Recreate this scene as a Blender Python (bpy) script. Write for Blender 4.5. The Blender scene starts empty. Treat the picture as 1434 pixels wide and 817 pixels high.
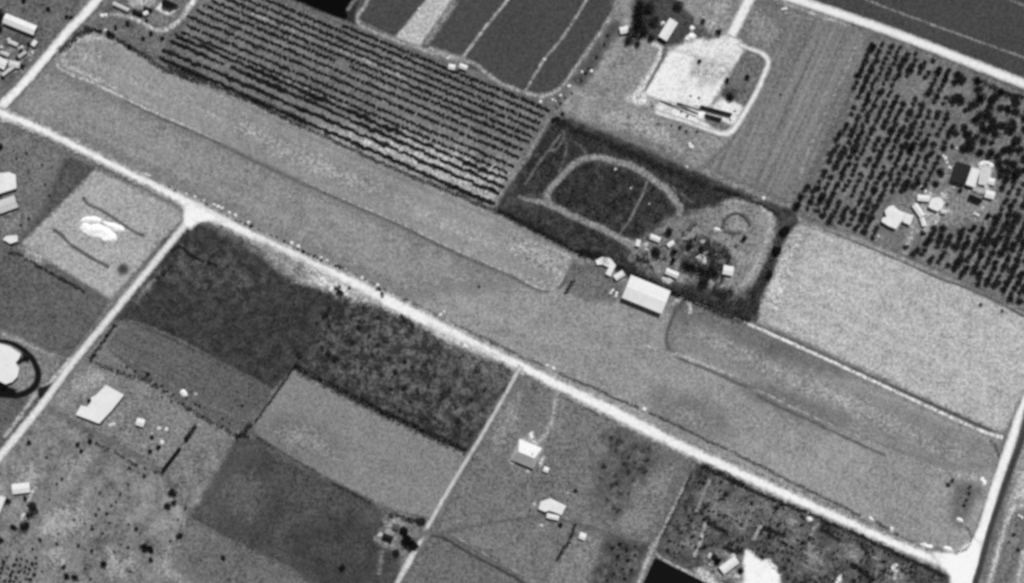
import bpy, math, random
import numpy as np
from mathutils import noise as mnoise, Vector

random.seed(11)
RNG = np.random.default_rng(11)
SC = bpy.context.scene
COL = SC.collection
S = 0.55                      # metres of ground per pixel of the survey print
CX, CY = 717.0, 408.5
KLIT = 0.93                   # brightness of a white horizontal surface under this sun and sky


def W(p):
    return np.array([(p[0] - CX) * S, (CY - p[1]) * S])


def alb(v):
    c = v / 255.0
    l = c / 12.92 if c <= 0.04045 else ((c + 0.055) / 1.055) ** 2.4
    return min(0.86, l / KLIT)


# ------------------------------------------------------------------ nodes
class NT:
    def __init__(self, name):
        self.m = bpy.data.materials.new(name)
        self.m.use_nodes = True
        self.t = self.m.node_tree
        self.t.nodes.clear()
        self.out = self.t.nodes.new('ShaderNodeOutputMaterial')

    def n(self, kind, **kw):
        nd = self.t.nodes.new(kind)
        for k, v in kw.items():
            setattr(nd, k, v)
        return nd

    def put(self, sock, v):
        if hasattr(v, 'is_output'):
            self.t.links.new(v, sock)
        else:
            sock.default_value = v

    def math(self, op, a, b=0.0, c=None):
        nd = self.n('ShaderNodeMath', operation=op)
        self.put(nd.inputs[0], a)
        self.put(nd.inputs[1], b)
        if c is not None:
            self.put(nd.inputs[2], c)
        return nd.outputs[0]

    def noise(self, vec, scale, detail=2.0, rough=0.55, dims='2D'):
        nd = self.n('ShaderNodeTexNoise', noise_dimensions=dims)
        self.put(nd.inputs['Vector'], vec)
        nd.inputs['Scale'].default_value = scale
        nd.inputs['Detail'].default_value = detail
        nd.inputs['Roughness'].default_value = rough
        return nd.outputs[0]

    def mapping(self, vec, rot=0.0, scale=(1, 1, 1), loc=(0, 0, 0)):
        nd = self.n('ShaderNodeMapping')
        self.put(nd.inputs['Vector'], vec)
        nd.inputs['Rotation'].default_value = (0, 0, rot)
        nd.inputs['Scale'].default_value = scale
        nd.inputs['Location'].default_value = loc
        return nd.outputs[0]

    def pos(self):
        return self.n('ShaderNodeNewGeometry').outputs['Position']

    def obj(self):
        return self.n('ShaderNodeTexCoord').outputs['Object']


def img_rot(direction):
    """Mapping rotation that brings a direction of the print onto the x axis."""
    return -math.atan2(-direction[1], direction[0])


def ground_mat(name, tone, big=0.25, mid=0.3, fine=0.5, stripe=None, edge=None, seed=0.0, clump=0.0, stripe2=None, rut=0.0):
    """Soil or grass: base albedo times several sizes of noise. stripe = (print direction, width m, amount).
    edge = (softness m, raggedness m): the sheet thins out raggedly along its border."""
    k = NT(name)
    p = k.mapping(k.pos(), loc=(seed * 37.1, seed * 51.7, 0))
    f = 1.0
    terms = []
    for amt, size, det in ((big * 1.2, 48.0, 4.0), (mid * 1.5, 11.0, 4.0), (fine * 1.7, 3.0, 4.0), (fine * 1.3, 1.5, 1.0)):
        if amt:
            terms.append(k.math('MULTIPLY', k.math('SUBTRACT', k.noise(p, 1.0 / size, det, 0.66), 0.5), 2 * amt))
    for st in (stripe, stripe2):
        if st:
            d, w, a = st
            q = k.mapping(k.pos(), rot=img_rot(d), scale=(1, 1, 1))
            q = k.mapping(q, scale=(1 / 160.0, 1 / w, 1), loc=(seed, seed, 0))
            terms.append(k.math('MULTIPLY', k.math('SUBTRACT', k.noise(q, 1.0, 1.5, 0.5), 0.5), 2 * a))
    for t in terms:
        f = k.math('ADD', f, t)
    if clump:
        nz = k.noise(p, 1 / 7.5, 4.0, 0.68)
        c = k.n('ShaderNodeMapRange', interpolation_type='SMOOTHSTEP')
        k.put(c.inputs['Value'], nz)
        c.inputs['From Min'].default_value = 0.40
        c.inputs['From Max'].default_value = 0.60
        c.inputs['To Min'].default_value = 1.0 - clump
        c.inputs['To Max'].default_value = 1.0 + clump * 0.6
        f = k.math('MULTIPLY', f, c.outputs[0])
    if rut:
        ra = k.n('ShaderNodeAttribute', attribute_name='inset')
        rm = k.n('ShaderNodeMapRange', interpolation_type='SMOOTHSTEP')
        k.put(rm.inputs['Value'], k.math('ADD', ra.outputs['Fac'], k.math('MULTIPLY', k.math('SUBTRACT', k.noise(p, 1 / 4.0, 3.0, .6), .5), 2.4)))
        rm.inputs['From Max'].default_value = 2.6
        rm.inputs['To Min'].default_value = 1 - rut
        rm.inputs['To Max'].default_value = 1.0
        f = k.math('MULTIPLY', f, rm.outputs[0])
    v = k.math('MULTIPLY', k.math('MAXIMUM', f, 0.15), alb(tone))
    v = k.math('MINIMUM', v, 0.88)
    rgb = k.n('ShaderNodeCombineColor')
    for i in range(3):
        k.put(rgb.inputs[i], v)
    df = k.n('ShaderNodeBsdfDiffuse')
    df.inputs['Roughness'].default_value = 0.6
    k.put(df.inputs['Color'], rgb.outputs[0])
    sh = df.outputs[0]
    if edge:
        soft, rag = edge
        at = k.n('ShaderNodeAttribute', attribute_name='inset')
        d = at.outputs['Fac']
        n1 = k.math('MULTIPLY', k.math('SUBTRACT', k.noise(p, 1 / 6.0, 3.0, 0.65), 0.5), 3.0 * rag)
        n2 = k.math('MULTIPLY', k.math('SUBTRACT', k.noise(p, 1 / 1.3, 1.0, 0.6), 0.5), 1.2 * rag)
        d = k.math('ADD', k.math('ADD', d, n1), n2)
        mr = k.n('ShaderNodeMapRange', interpolation_type='SMOOTHSTEP')
        k.put(mr.inputs['Value'], d)
        mr.inputs['From Min'].default_value = -soft
        mr.inputs['From Max'].default_value = soft
        tr = k.n('ShaderNodeBsdfTransparent')
        mx = k.n('ShaderNodeMixShader')
        k.put(mx.inputs[0], mr.outputs[0])
        k.put(mx.inputs[1], tr.outputs[0])
        k.put(mx.inputs[2], sh)
        sh = mx.outputs[0]
    k.t.links.new(sh, k.out.inputs[0])
    return k.m


_solid = {}


def solid(name, tone, rough=0.8, var=0.25, size=1.5, rib=None, spec=0.2):
    key = (name, tone, rough, var, size, rib)
    if key in _solid:
        return _solid[key]
    k = NT(name)
    p = k.obj()
    f = k.math('ADD', 1.0, k.math('MULTIPLY', k.math('SUBTRACT', k.noise(p, 1 / size, 4.0, 0.6, '3D'), 0.5), 2 * var))
    f = k.math('ADD', f, k.math('MULTIPLY', k.math('SUBTRACT', k.noise(p, 1 / (size * 5), 2.0, 0.6, '3D'), 0.5), 1.2 * var))
    if rib:
        axis, pitch, amt = rib
        sx = k.n('ShaderNodeSeparateXYZ')
        k.put(sx.inputs[0], p)
        w = k.math('SINE', k.math('MULTIPLY', sx.outputs[axis], 2 * math.pi / pitch))
        f = k.math('ADD', f, k.math('MULTIPLY', w, amt))
    v = k.math('MINIMUM', k.math('MULTIPLY', f, alb(tone)), 0.88)
    rgb = k.n('ShaderNodeCombineColor')
    for i in range(3):
        k.put(rgb.inputs[i], v)
    b = k.n('ShaderNodeBsdfPrincipled')
    k.put(b.inputs['Base Color'], rgb.outputs[0])
    b.inputs['Roughness'].default_value = rough
    b.inputs['Specular IOR Level'].default_value = spec
    k.t.links.new(b.outputs[0], k.out.inputs[0])
    _solid[key] = k.m
    return k.m


def leaf_mat(name, a, var=0.5):
    k = NT(name)
    p = k.obj()
    f = k.math('ADD', 1.0, k.math('MULTIPLY', k.math('SUBTRACT', k.noise(p, 0.9, 2.0, 0.6, '3D'), 0.5), 2 * var))
    oi = k.n('ShaderNodeObjectInfo')
    f = k.math('MULTIPLY', f, k.math('MULTIPLY_ADD', oi.outputs['Random'], 0.7, 0.65))
    v = k.math('MULTIPLY', f, a)
    rgb = k.n('ShaderNodeCombineColor')
    for i in range(3):
        k.put(rgb.inputs[i], v)
    df = k.n('ShaderNodeBsdfDiffuse')
    k.put(df.inputs['Color'], rgb.outputs[0])
    tl = k.n('ShaderNodeBsdfTranslucent')
    k.put(tl.inputs['Color'], rgb.outputs[0])
    mx = k.n('ShaderNodeMixShader')
    mx.inputs[0].default_value = 0.25
    k.put(mx.inputs[1], df.outputs[0])
    k.put(mx.inputs[2], tl.outputs[0])
    k.t.links.new(mx.outputs[0], k.out.inputs[0])
    return k.m


# ------------------------------------------------------------------ tagging and linking
def tag(o, label=None, cat=None, group=None, kind=None):
    if label:
        o['label'] = label
    if cat:
        o['category'] = cat
    if group:
        o['group'] = group
    if kind:
        o['kind'] = kind
    return o


def link(name, me, mats, parent=None, loc=(0, 0, 0), rot=0.0):
    o = bpy.data.objects.new(name, me)
    COL.objects.link(o)
    for m in (mats if isinstance(mats, (list, tuple)) else [mats]):
        if me.materials.find(m.name) < 0:
            me.materials.append(m)
    o.parent = parent
    o.location = loc
    o.rotation_euler = (0, 0, rot)
    return o


def empty(name, loc, rot=0.0):
    o = bpy.data.objects.new(name, None)
    COL.objects.link(o)
    o.location = loc
    o.rotation_euler = (0, 0, rot)
    o.empty_display_size = 0.5
    return o


def mesh(name, v, f, mi=None):
    me = bpy.data.meshes.new(name)
    me.from_pydata([tuple(map(float, q)) for q in v], [], [tuple(map(int, q)) for q in f])
    if mi is not None:
        me.polygons.foreach_set('material_index', np.asarray(mi, dtype=np.int32))
    me.update()
    return me


class MB:
    """Collects boxes, prisms and tubes for one mesh."""
    def __init__(self):
        self.v, self.f = [], []

    def add(self, v, f):
        b = len(self.v)
        self.v += [tuple(q) for q in v]
        self.f += [tuple(i + b for i in q) for q in f]
        return self

    def box(self, x0, x1, y0, y1, z0, z1):
        v = [(x, y, z) for z in (z0, z1) for y in (y0, y1) for x in (x0, x1)]
        return self.add(v, [(0, 2, 3, 1), (4, 5, 7, 6), (0, 1, 5, 4), (2, 6, 7, 3), (0, 4, 6, 2), (1, 3, 7, 5)])

    def prism(self, pts, z0, z1, bottom=True, top=True):
        n = len(pts)
        v = [(p[0], p[1], z0) for p in pts] + [(p[0], p[1], z1) for p in pts]
        f = [(i, (i + 1) % n, (i + 1) % n + n, i + n) for i in range(n)]
        if bottom:
            f.append(tuple(range(n))[::-1])
        if top:
            f.append(tuple(range(n, 2 * n)))
        return self.add(v, f)

    def tube(self, a, b, r0, r1=None, n=7, caps=True):
        a, b = Vector(a), Vector(b)
        r1 = r0 if r1 is None else r1
        d = (b - a).normalized()
        u = d.orthogonal().normalized()
        w = d.cross(u)
        v = []
        for c, r in ((a, r0), (b, r1)):
            for i in range(n):
                t = 2 * math.pi * i / n
                v.append(tuple(c + (u * math.cos(t) + w * math.sin(t)) * r))
        f = [(i, (i + 1) % n, (i + 1) % n + n, i + n) for i in range(n)]
        if caps:
            f += [tuple(range(n))[::-1], tuple(range(n, 2 * n))]
        return self.add(v, f)

    def build(self, name, mat, parent=None, loc=(0, 0, 0), rot=0.0):
        return link(name, mesh(name, self.v, self.f), mat, parent, loc, rot)


# ------------------------------------------------------------------ ground sheets
LINES = []
SHEETS = []                    # (sdf, z) so that things can be stood on the right sheet
ZSTEP = 0.008
_z = [0.0]


def poly_sdf(pts):
    P = np.array(pts, dtype=float)

    def f(q):
        q = np.asarray(q, dtype=float)
        d2 = np.full(len(q), 1e18)
        ins = np.zeros(len(q), dtype=bool)
        for i in range(len(P)):
            a, b = P[i], P[(i + 1) % len(P)]
            e = b - a
            w = q - a
            t = np.clip((w @ e) / max(e @ e, 1e-9), 0, 1)
            dd = w - t[:, None] * e
            d2 = np.minimum(d2, (dd * dd).sum(1))
            c = ((a[1] > q[:, 1]) != (b[1] > q[:, 1]))
            with np.errstate(divide='ignore', invalid='ignore'):
                xi = a[0] + (q[:, 1] - a[1]) * e[0] / (e[1] if abs(e[1]) > 1e-12 else 1e-12)
            ins ^= c & (q[:, 0] < xi)
        d = np.sqrt(d2)
        return np.where(ins, d, -d)
    return f


def smooth_line(pts, step=2.0, closed=False):
    P = [np.array(p, float) for p in pts]
    n = len(P)
    out = []
    rng = range(n if closed else n - 1)
    for i in rng:
        if closed:
            p0, p1, p2, p3 = P[(i - 1) % n], P[i], P[(i + 1) % n], P[(i + 2) % n]
        else:
            p1, p2 = P[i], P[i + 1]
            p0 = P[i - 1] if i else 2 * p1 - p2
            p3 = P[i + 2] if i + 2 < n else 2 * p2 - p1
        k = max(1, int(np.linalg.norm(p2[:2] - p1[:2]) / step))
        for j in range(k):
            t = j / k
            out.append(0.5 * (2 * p1 + (p2 - p0) * t + (2 * p0 - 5 * p1 + 4 * p2 - p3) * t * t + (3 * p1 - p0 - 3 * p2 + p3) * t ** 3))
    if not closed:
        out.append(P[-1])
    return out


def attr(me, vals):
    a = me.attributes.new('inset', 'FLOAT', 'POINT')
    a.data.foreach_set('value', np.asarray(vals, dtype=np.float32))


def area(name, pts, tone, soft=0.7, rag=1.0, smooth=False, kind='structure', label=None, **kw):
    """A piece of ground: a sheet over the polygon whose border is soft and ragged."""
    _z[0] += ZSTEP
    z = _z[0]
    if smooth:
        pts = smooth_line(pts, 4.0, True)
    w = [W(p) for p in pts]
    sdf = poly_sdf(w)
    A = np.array(w)
    soft, rag = soft * 1.7 + .3, rag * 1.25
    pad = soft + rag * 1.6 + 0.5
    lo, hi = A.min(0) - pad, A.max(0) + pad
    ext = (hi - lo).max()
    c = 1.2 if ext < 40 else (2.0 if ext < 120 else 3.2)
    nx, ny = int((hi[0] - lo[0]) / c) + 2, int((hi[1] - lo[1]) / c) + 2
    gx, gy = np.meshgrid(lo[0] + c * np.arange(nx), lo[1] + c * np.arange(ny))
    q = np.stack([gx.ravel(), gy.ravel()], 1)
    d = sdf(q)
    idx = np.arange(nx * ny).reshape(ny, nx)
    quads = np.stack([idx[:-1, :-1], idx[:-1, 1:], idx[1:, 1:], idx[1:, :-1]], -1).reshape(-1, 4)
    keep = d[quads].max(1) > -pad
    quads = quads[keep]
    used = np.unique(quads)
    remap = np.full(nx * ny, -1)
    remap[used] = np.arange(len(used))
    v = np.column_stack([q[used], np.full(len(used), z)])
    me = mesh(name, v, remap[quads])
    attr(me, d[used])
    m = ground_mat(name + '_soil', tone, edge=(soft, rag), seed=_z[0] * 13, **kw)
    o = link(name, me, m)
    tag(o, kind=kind)
    SHEETS.append((sdf, z, A.min(0), A.max(0)))
    return o


def strip(name, pts, width, tone, soft=0.5, rag=0.5, closed=False, kind='structure', smooth=True, **kw):
    """A road, track or path along a line of print points; width in print pixels (one or one per point)."""
    _z[0] += ZSTEP
    z = _z[0]
    ws = width if isinstance(width, (list, tuple)) else [width] * len(pts)
    P3 = [(W(p)[0], W(p)[1], w * S / 2) for p, w in zip(pts, ws)]
    L = np.array(smooth_line(P3, 2.0, closed) if smooth else P3)
    n = len(L)
    if closed:
        T = np.roll(L[:, :2], -1, 0) - np.roll(L[:, :2], 1, 0)
    else:
        T = np.gradient(L[:, :2], axis=0)
    T /= np.linalg.norm(T, axis=1)[:, None] + 1e-9
    N = np.column_stack([-T[:, 1], T[:, 0]])
    soft = soft * 1.35 + .15
    LINES.append((L[:, :2].copy(), L[:, 2].copy()))
    pad = soft + rag * 1.6 + 0.3
    v, d = [], []
    for i in range(n):
        hw = L[i, 2] + pad
        for s in (-1, 0, 1):
            c = L[i, :2] + N[i] * hw * s
            v.append((c[0], c[1], z))
            d.append(L[i, 2] - abs(s) * hw)
    f = []
    for i in range(n if closed else n - 1):
        a, b = 3 * i, 3 * ((i + 1) % n)
        f += [(a, b, b + 1, a + 1), (a + 1, b + 1, b + 2, a + 2)]
    me = mesh(name, v, f)
    attr(me, d)
    m = ground_mat(name + '_surface', tone, edge=(soft, rag), seed=_z[0] * 13, **kw)
    o = link(name, me, m)
    tag(o, kind=kind)
    return o


def gz(px, py):
    q = W((px, py))[None, :]
    z = 0.0
    for s, zz, lo, hi in reversed(SHEETS):
        if (q[0] > lo).all() and (q[0] < hi).all() and s(q)[0] > 0:
            return zz
    return z


def at(px, py, dz=0.0):
    w = W((px, py))
    return (w[0], w[1], gz(px, py) + dz)


# ------------------------------------------------------------------ plants
def leaves(cent, size, flat=0.0):
    """Leaf-clump quads at the given centres with random tilts."""
    n = len(cent)
    a = RNG.normal(size=(n, 3))
    if flat:
        a[:, 2] *= (1 - flat)
    a /= np.linalg.norm(a, axis=1)[:, None] + 1e-9
    b = RNG.normal(size=(n, 3))
    b -= (a * b).sum(1)[:, None] * a
    b /= np.linalg.norm(b, axis=1)[:, None] + 1e-9
    s = (size * RNG.uniform(0.6, 1.35, n))[:, None] / 2
    k = RNG.uniform(0.5, 1.0, n)[:, None]
    v = np.stack([cent - a * s - b * s * k, cent + a * s - b * s * k * .6, cent + a * s * .8 + b * s * k, cent - a * s * .7 + b * s * k], 1).reshape(-1, 3)
    f = np.arange(4 * n).reshape(-1, 4)
    return v, f


def crown_points(n, r, h, z0, lumps=7):
    """Points spread through an uneven crown of radius r, between z0 and z0+h."""
    L = []
    for i in range(lumps):
        t = RNG.uniform(0, 2 * math.pi)
        q = RNG.uniform(0.15, 0.62) * r
        L.append((q * math.cos(t), q * math.sin(t), z0 + h * RNG.uniform(0.35, 0.68), r * RNG.uniform(0.38, 0.6), h * RNG.uniform(0.28, 0.42)))
    out = []
    for i in range(n):
        x, y, z, a, b = L[i % lumps]
        d = RNG.normal(size=3)
        d /= np.linalg.norm(d)
        rr = RNG.uniform(0.55, 1.0) ** 0.6
        out.append((x + d[0] * a * rr, y + d[1] * a * rr, max(z0 * 0.6, z + d[2] * b * rr)))
    return np.array(out)


def plant_mesh(name, r, h, trunk, n=230, leaf=0.5, lumps=7):
    """One plant mesh: trunk (slot 0) and crown (slot 1)."""
    mb = MB()
    if trunk:
        mb.tube((0, 0, -0.3), (0.05, 0.03, trunk), 0.045 * h, 0.03 * h, 6)
        for i in range(4):
            t = i * 1.6 + RNG.uniform(0, 1)
            mb.tube((0.03, 0.02, trunk * 0.8), (r * .5 * math.cos(t), r * .5 * math.sin(t), h * 0.6), 0.02 * h, 0.006 * h, 5)
    nb = len(mb.f)
    c = crown_points(n, r, h - trunk * 0.6, trunk * 0.6, lumps)
    v, f = leaves(c, leaf)
    b = len(mb.v)
    me = mesh(name, mb.v + [tuple(q) for q in v], mb.f + [tuple(q + b) for q in f], [0] * nb + [1] * len(f))
    return me


BARK = None
LEAF = {}


def plant_kind(name, r, h, trunk, variants, leaf_m, **kw):
    ms = []
    for i in range(variants):
        me = plant_mesh(name, r, h, trunk, **kw)
        me.materials.append(BARK)
        me.materials.append(leaf_m)
        ms.append(me)
    return ms


def plant(name, variants, px, py, scale, label, cat, group=None, zs=None):
    o = bpy.data.objects.new(name, random.choice(variants))
    COL.objects.link(o)
    o.location = at(px, py)
    o.rotation_euler = (0, 0, random.uniform(0, 6.28))
    s = scale * random.uniform(0.9, 1.1)
    o.scale = (s * random.uniform(0.88, 1.12), s * random.uniform(0.88, 1.12), (zs or s) * random.uniform(0.85, 1.15))
    return tag(o, label, cat, group)


def big_tree(px, py, r, h, label, group=None, lm='dark', n=900, name='broad_tree', trunk=None):
    """A tall tree as a thing with its trunk and crown as parts."""
    e = empty(name, at(px, py), random.uniform(0, 6.28))
    tag(e, label, 'tree', group)
    t = trunk or h * 0.3
    mb = MB()
    mb.tube((0, 0, -0.4), (0.1, 0.05, t), 0.05 * h * .7, 0.035 * h * .7, 8)
    for i in range(7):
        a = i * 0.95 + random.uniform(0, .6)
        k = random.uniform(.4, .75)
        mb.tube((0.08, 0.04, t * random.uniform(.75, 1)), (r * k * math.cos(a), r * k * math.sin(a), h * random.uniform(.5, .8)), 0.02 * h, 0.006 * h, 5)
    mb.build('trunk', BARK, e)
    c = crown_points(n, r, h - t * .7, t * .7, 14)
    v, f = leaves(c, max(0.45, r * 0.17))
    link('crown', mesh('crown', v, f), LEAF[lm], e)
    return e


def hedge(pts, w, h, label, lm='dark', dens=3.0, group=None, gaps=0.0, name='hedge', leaf=0.72, jit=0.35):
    """A hedge: leaf clumps along a print line, w and h in metres."""
    if lm == 'black':
        w, h, jit = w * 1.3, h * 1.35, jit * .7
    elif w > 1.5:
        w, h = w * 1.15, h * 1.15
    L = np.array([W(p) for p in pts])
    o0 = L.mean(0)
    seg = np.linalg.norm(np.diff(L, axis=0), axis=1)
    tot = seg.sum()
    cum = np.concatenate([[0], np.cumsum(seg)])
    n = int(tot * w * dens * 1.9 + 40)
    s = RNG.uniform(0, tot, n)
    ph = RNG.uniform(0, 100)
    wob = np.array([mnoise.noise((x / 3.0 + ph, 0.3, 0.0)) for x in s])
    keep = wob > (-1 + gaps * 1.5)
    s, wob = s[keep], wob[keep]
    n = len(s)
    i = np.clip(np.searchsorted(cum, s, 'right') - 1, 0, len(seg) - 1)
    t = (s - cum[i]) / seg[i]
    c = L[i] + (L[i + 1] - L[i]) * t[:, None]
    T = (L[i + 1] - L[i]) / seg[i][:, None]
    N = np.column_stack([-T[:, 1], T[:, 0]])
    wob2 = np.array([mnoise.noise((x / 4.0 + ph, 7.3, 0.0)) for x in s])
    c = c + N * ((RNG.uniform(-.5, .5, n) * w * (1 + wob * .6)) + wob2 * w * jit)[:, None]
    hh = h * (0.75 + 0.5 * wob)
    z = hh * (1 - RNG.uniform(0, 1, n) ** 2)
    z0 = gz(*pts[len(pts) // 2])
    v, f = leaves(np.column_stack([c - o0, np.clip(z, 0.05, None)]), leaf)
    o = link(name, mesh(name, v, f), LEAF[lm], None, (o0[0], o0[1], z0))
    return tag(o, label, 'hedge', group)


def scrub(name, pts, n, h, lm, leaf=0.8, thr=-1.0, size=5.0, seed=0, kind='stuff'):
    """Uncountable low growth over a polygon: leaf clumps thicker where the noise is high."""
    w = [W(p) for p in pts]
    sdf = poly_sdf(w)
    A = np.array(w)
    lo, hi = A.min(0), A.max(0)
    q = RNG.uniform(0, 1, (n * 3, 2)) * (hi - lo) + lo
    q = q[sdf(q) > 0.5]
    ok = np.ones(len(q), bool)
    for pl, hw in LINES:
        if ((pl.max(0) + 4 > lo) & (pl.min(0) - 4 < hi)).all():
            for c, r in zip(pl, hw):
                ok &= ((q - c) ** 2).sum(1) > (r + .5) ** 2
    q = q[ok]
    nz = np.array([mnoise.noise((x / size + seed, y / size, seed * 1.7)) for x, y in q])
    keep = nz > thr
    q, nz = q[keep][:n], nz[keep][:n]
    z = np.clip(h * (0.35 + 0.8 * np.clip(nz - thr, 0, 1)) * RNG.uniform(0.2, 1, len(q)), 0.05, None) + _z[0]
    v, f = leaves(np.column_stack([q, z]), leaf, 0.3)
    o = link(name, mesh(name, v, f), LEAF[lm])
    return tag(o, kind=kind)


def mound(name, pts, h, tone, label, cat, soft=3.0, cell=0.6, group=None, rough=0.5, lump=2.2, var=.35):
    """A heap of loose material over a print polygon."""
    w = np.array([W(p) for p in smooth_line(pts, 3.0, True)])
    o0 = w.mean(0)
    sdf = poly_sdf(w)
    lo, hi = w.min(0) - cell, w.max(0) + cell
    nx, ny = int((hi[0] - lo[0]) / cell) + 2, int((hi[1] - lo[1]) / cell) + 2
    gx, gy = np.meshgrid(lo[0] + cell * np.arange(nx), lo[1] + cell * np.arange(ny))
    q = np.stack([gx.ravel(), gy.ravel()], 1)
    nzz = np.array([mnoise.fractal((x / lump, y / lump, h), 1.0, 2.0, 3) for x, y in q])
    d = sdf(q) + nzz * 0.7
    t = np.clip(d / soft, 0, 1)
    z = h * t * (2 - t) * (1 + rough * nzz) + np.where(d > 0, 0.05, -0.15)
    z += np.where(d > 0, RNG.normal(0, 0.06 * h, len(z)), 0)
    idx = np.arange(nx * ny).reshape(ny, nx)
    quads = np.stack([idx[:-1, :-1], idx[:-1, 1:], idx[1:, 1:], idx[1:, :-1]], -1).reshape(-1, 4)
    quads = quads[d[quads].max(1) > 0]
    used = np.unique(quads)
    rm = np.full(nx * ny, -1)
    rm[used] = np.arange(len(used))
    px = (o0[0] / S + CX, CY - o0[1] / S)
    me = mesh(name, np.column_stack([q[used] - o0, z[used]]), rm[quads])
    o = link(name, me, solid(name + '_material', tone, .95, var, 1.0), None, (o0[0], o0[1], gz(*px)))
    return tag(o, label, cat, group)


# ------------------------------------------------------------------ buildings
GLASS = None


def offset_poly(P, d):
    P = [np.array(p) for p in P]
    n = len(P)
    ar = sum(P[i][0] * P[(i + 1) % n][1] - P[(i + 1) % n][0] * P[i][1] for i in range(n))
    if ar < 0:
        P = P[::-1]
    out = []
    for i in range(n):
        a, b, c = P[i - 1], P[i], P[(i + 1) % n]
        e1, e2 = (b - a) / np.linalg.norm(b - a), (c - b) / np.linalg.norm(c - b)
        n1, n2 = np.array([e1[1], -e1[0]]), np.array([e2[1], -e2[0]])
        m = n1 + n2
        out.append(b + m * (d / max(0.35, 1 + n1 @ n2)))
    return P, out


def opening(parent, a, b, t, wdt, z0, z1, kind, mats):
    """A door or window set on the wall from a to b, its middle at fraction t."""
    a, b = np.array(a), np.array(b)
    e = (b - a) / np.linalg.norm(b - a)
    n = np.array([e[1], -e[0]])
    c = a + (b - a) * t
    r = math.atan2(e[1], e[0])
    m = MB()
    m.box(-wdt / 2, wdt / 2, -0.04, 0.05, z0, z1)
    loc = (c[0] + n[0] * 0.03, c[1] + n[1] * 0.03, 0)
    o = m.build(kind, mats[0], parent, loc, r)
    f = MB()
    if kind == 'window':
        f.box(-wdt / 2 - .1, wdt / 2 + .1, -.09, .02, z0 - .1, z0)
        f.box(-wdt / 2 - .1, wdt / 2 + .1, -.09, .02, z1, z1 + .1)
        f.box(-wdt / 2 - .1, -wdt / 2, -.09, .02, z0, z1)
        f.box(wdt / 2, wdt / 2 + .1, -.09, .02, z0, z1)
        f.build('frame', mats[1], o)
    else:
        f.box(wdt * .3, wdt * .36, -.1, -.043, (z0 + z1) / 2 - .08, (z0 + z1) / 2 + .08)
        f.build('handle', mats[1], o)


def openings(e, ring, h, doors=1, wtone=205):
    """Doors and windows round a wall ring (counter-clockwise, local coordinates)."""
    trim = solid('window_trim', 190)
    dm = solid('door_paint', 95)
    n = len(ring)
    lens = [np.linalg.norm(np.array(ring[(i + 1) % n]) - np.array(ring[i])) for i in range(n)]
    order = sorted(range(n), key=lambda i: -lens[i])
    made = 0
    for i in range(n):
        a, b = ring[i], ring[(i + 1) % n]
        L = lens[i]
        if L < 2.5:
            continue
        k = max(1, min(5, int(L / 4.0)))
        top = min(h - 0.35, 2.2)
        for j in range(k):
            t = (j + .5) / k
            if i == order[0] and doors > made and j == k // 2:
                opening(e, a, b, t, min(1.1, L * .4), 0.05, min(2.1, h - .2), 'door', (dm, trim))
                made += 1
            elif h > 1.9 and L / k > 2.2:
                opening(e, a, b, t, 1.2, 0.95, top, 'window', (GLASS, trim))


def poly_house(name, label, cat, pts, h, roof=240, wall=170, over=0.35, thick=0.25, group=None, opens=True, roof_var=.12, extra=True, rib=None):
    """A flat-roofed building over a print polygon."""
    w = [W(p) for p in pts]
    n = len(w)
    c = np.mean(w, 0)
    i = max(range(n), key=lambda i: np.linalg.norm(w[(i + 1) % n] - w[i]))
    d = w[(i + 1) % n] - w[i]
    ang = math.atan2(d[1], d[0])
    R = np.array([[math.cos(-ang), -math.sin(-ang)], [math.sin(-ang), math.cos(-ang)]])
    loc = [R @ (p - c) for p in w]
    px = (c[0] / S + CX, CY - c[1] / S)
    e = tag(empty(name, (c[0], c[1], gz(*px)), ang), label, cat, group)
    ring, ov = offset_poly(loc, over)
    inner = offset_poly(loc, -0.02)[1]
    MB().prism(inner, -0.3, h, False, False).build('wall', solid('wall_render', wall, .85, .15), e)
    r = MB().prism(ov, h, h + thick).build('roof', solid('roof_sheet', min(roof, 217), .75, roof_var * 1.5 + .04, 2.5, rib, .1), e)
    if extra and min(np.ptp(np.array(loc), axis=0)) > 5:
        vz = MB()
        k = np.mean(loc, 0)
        vz.tube((k[0] + .8, k[1], h + thick - .02), (k[0] + .8, k[1], h + thick + .55), .18, .18, 8)
        vz.build('vent', solid('vent_metal', 150), r)
    if opens:
        openings(e, ring, h)
    return e


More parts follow.
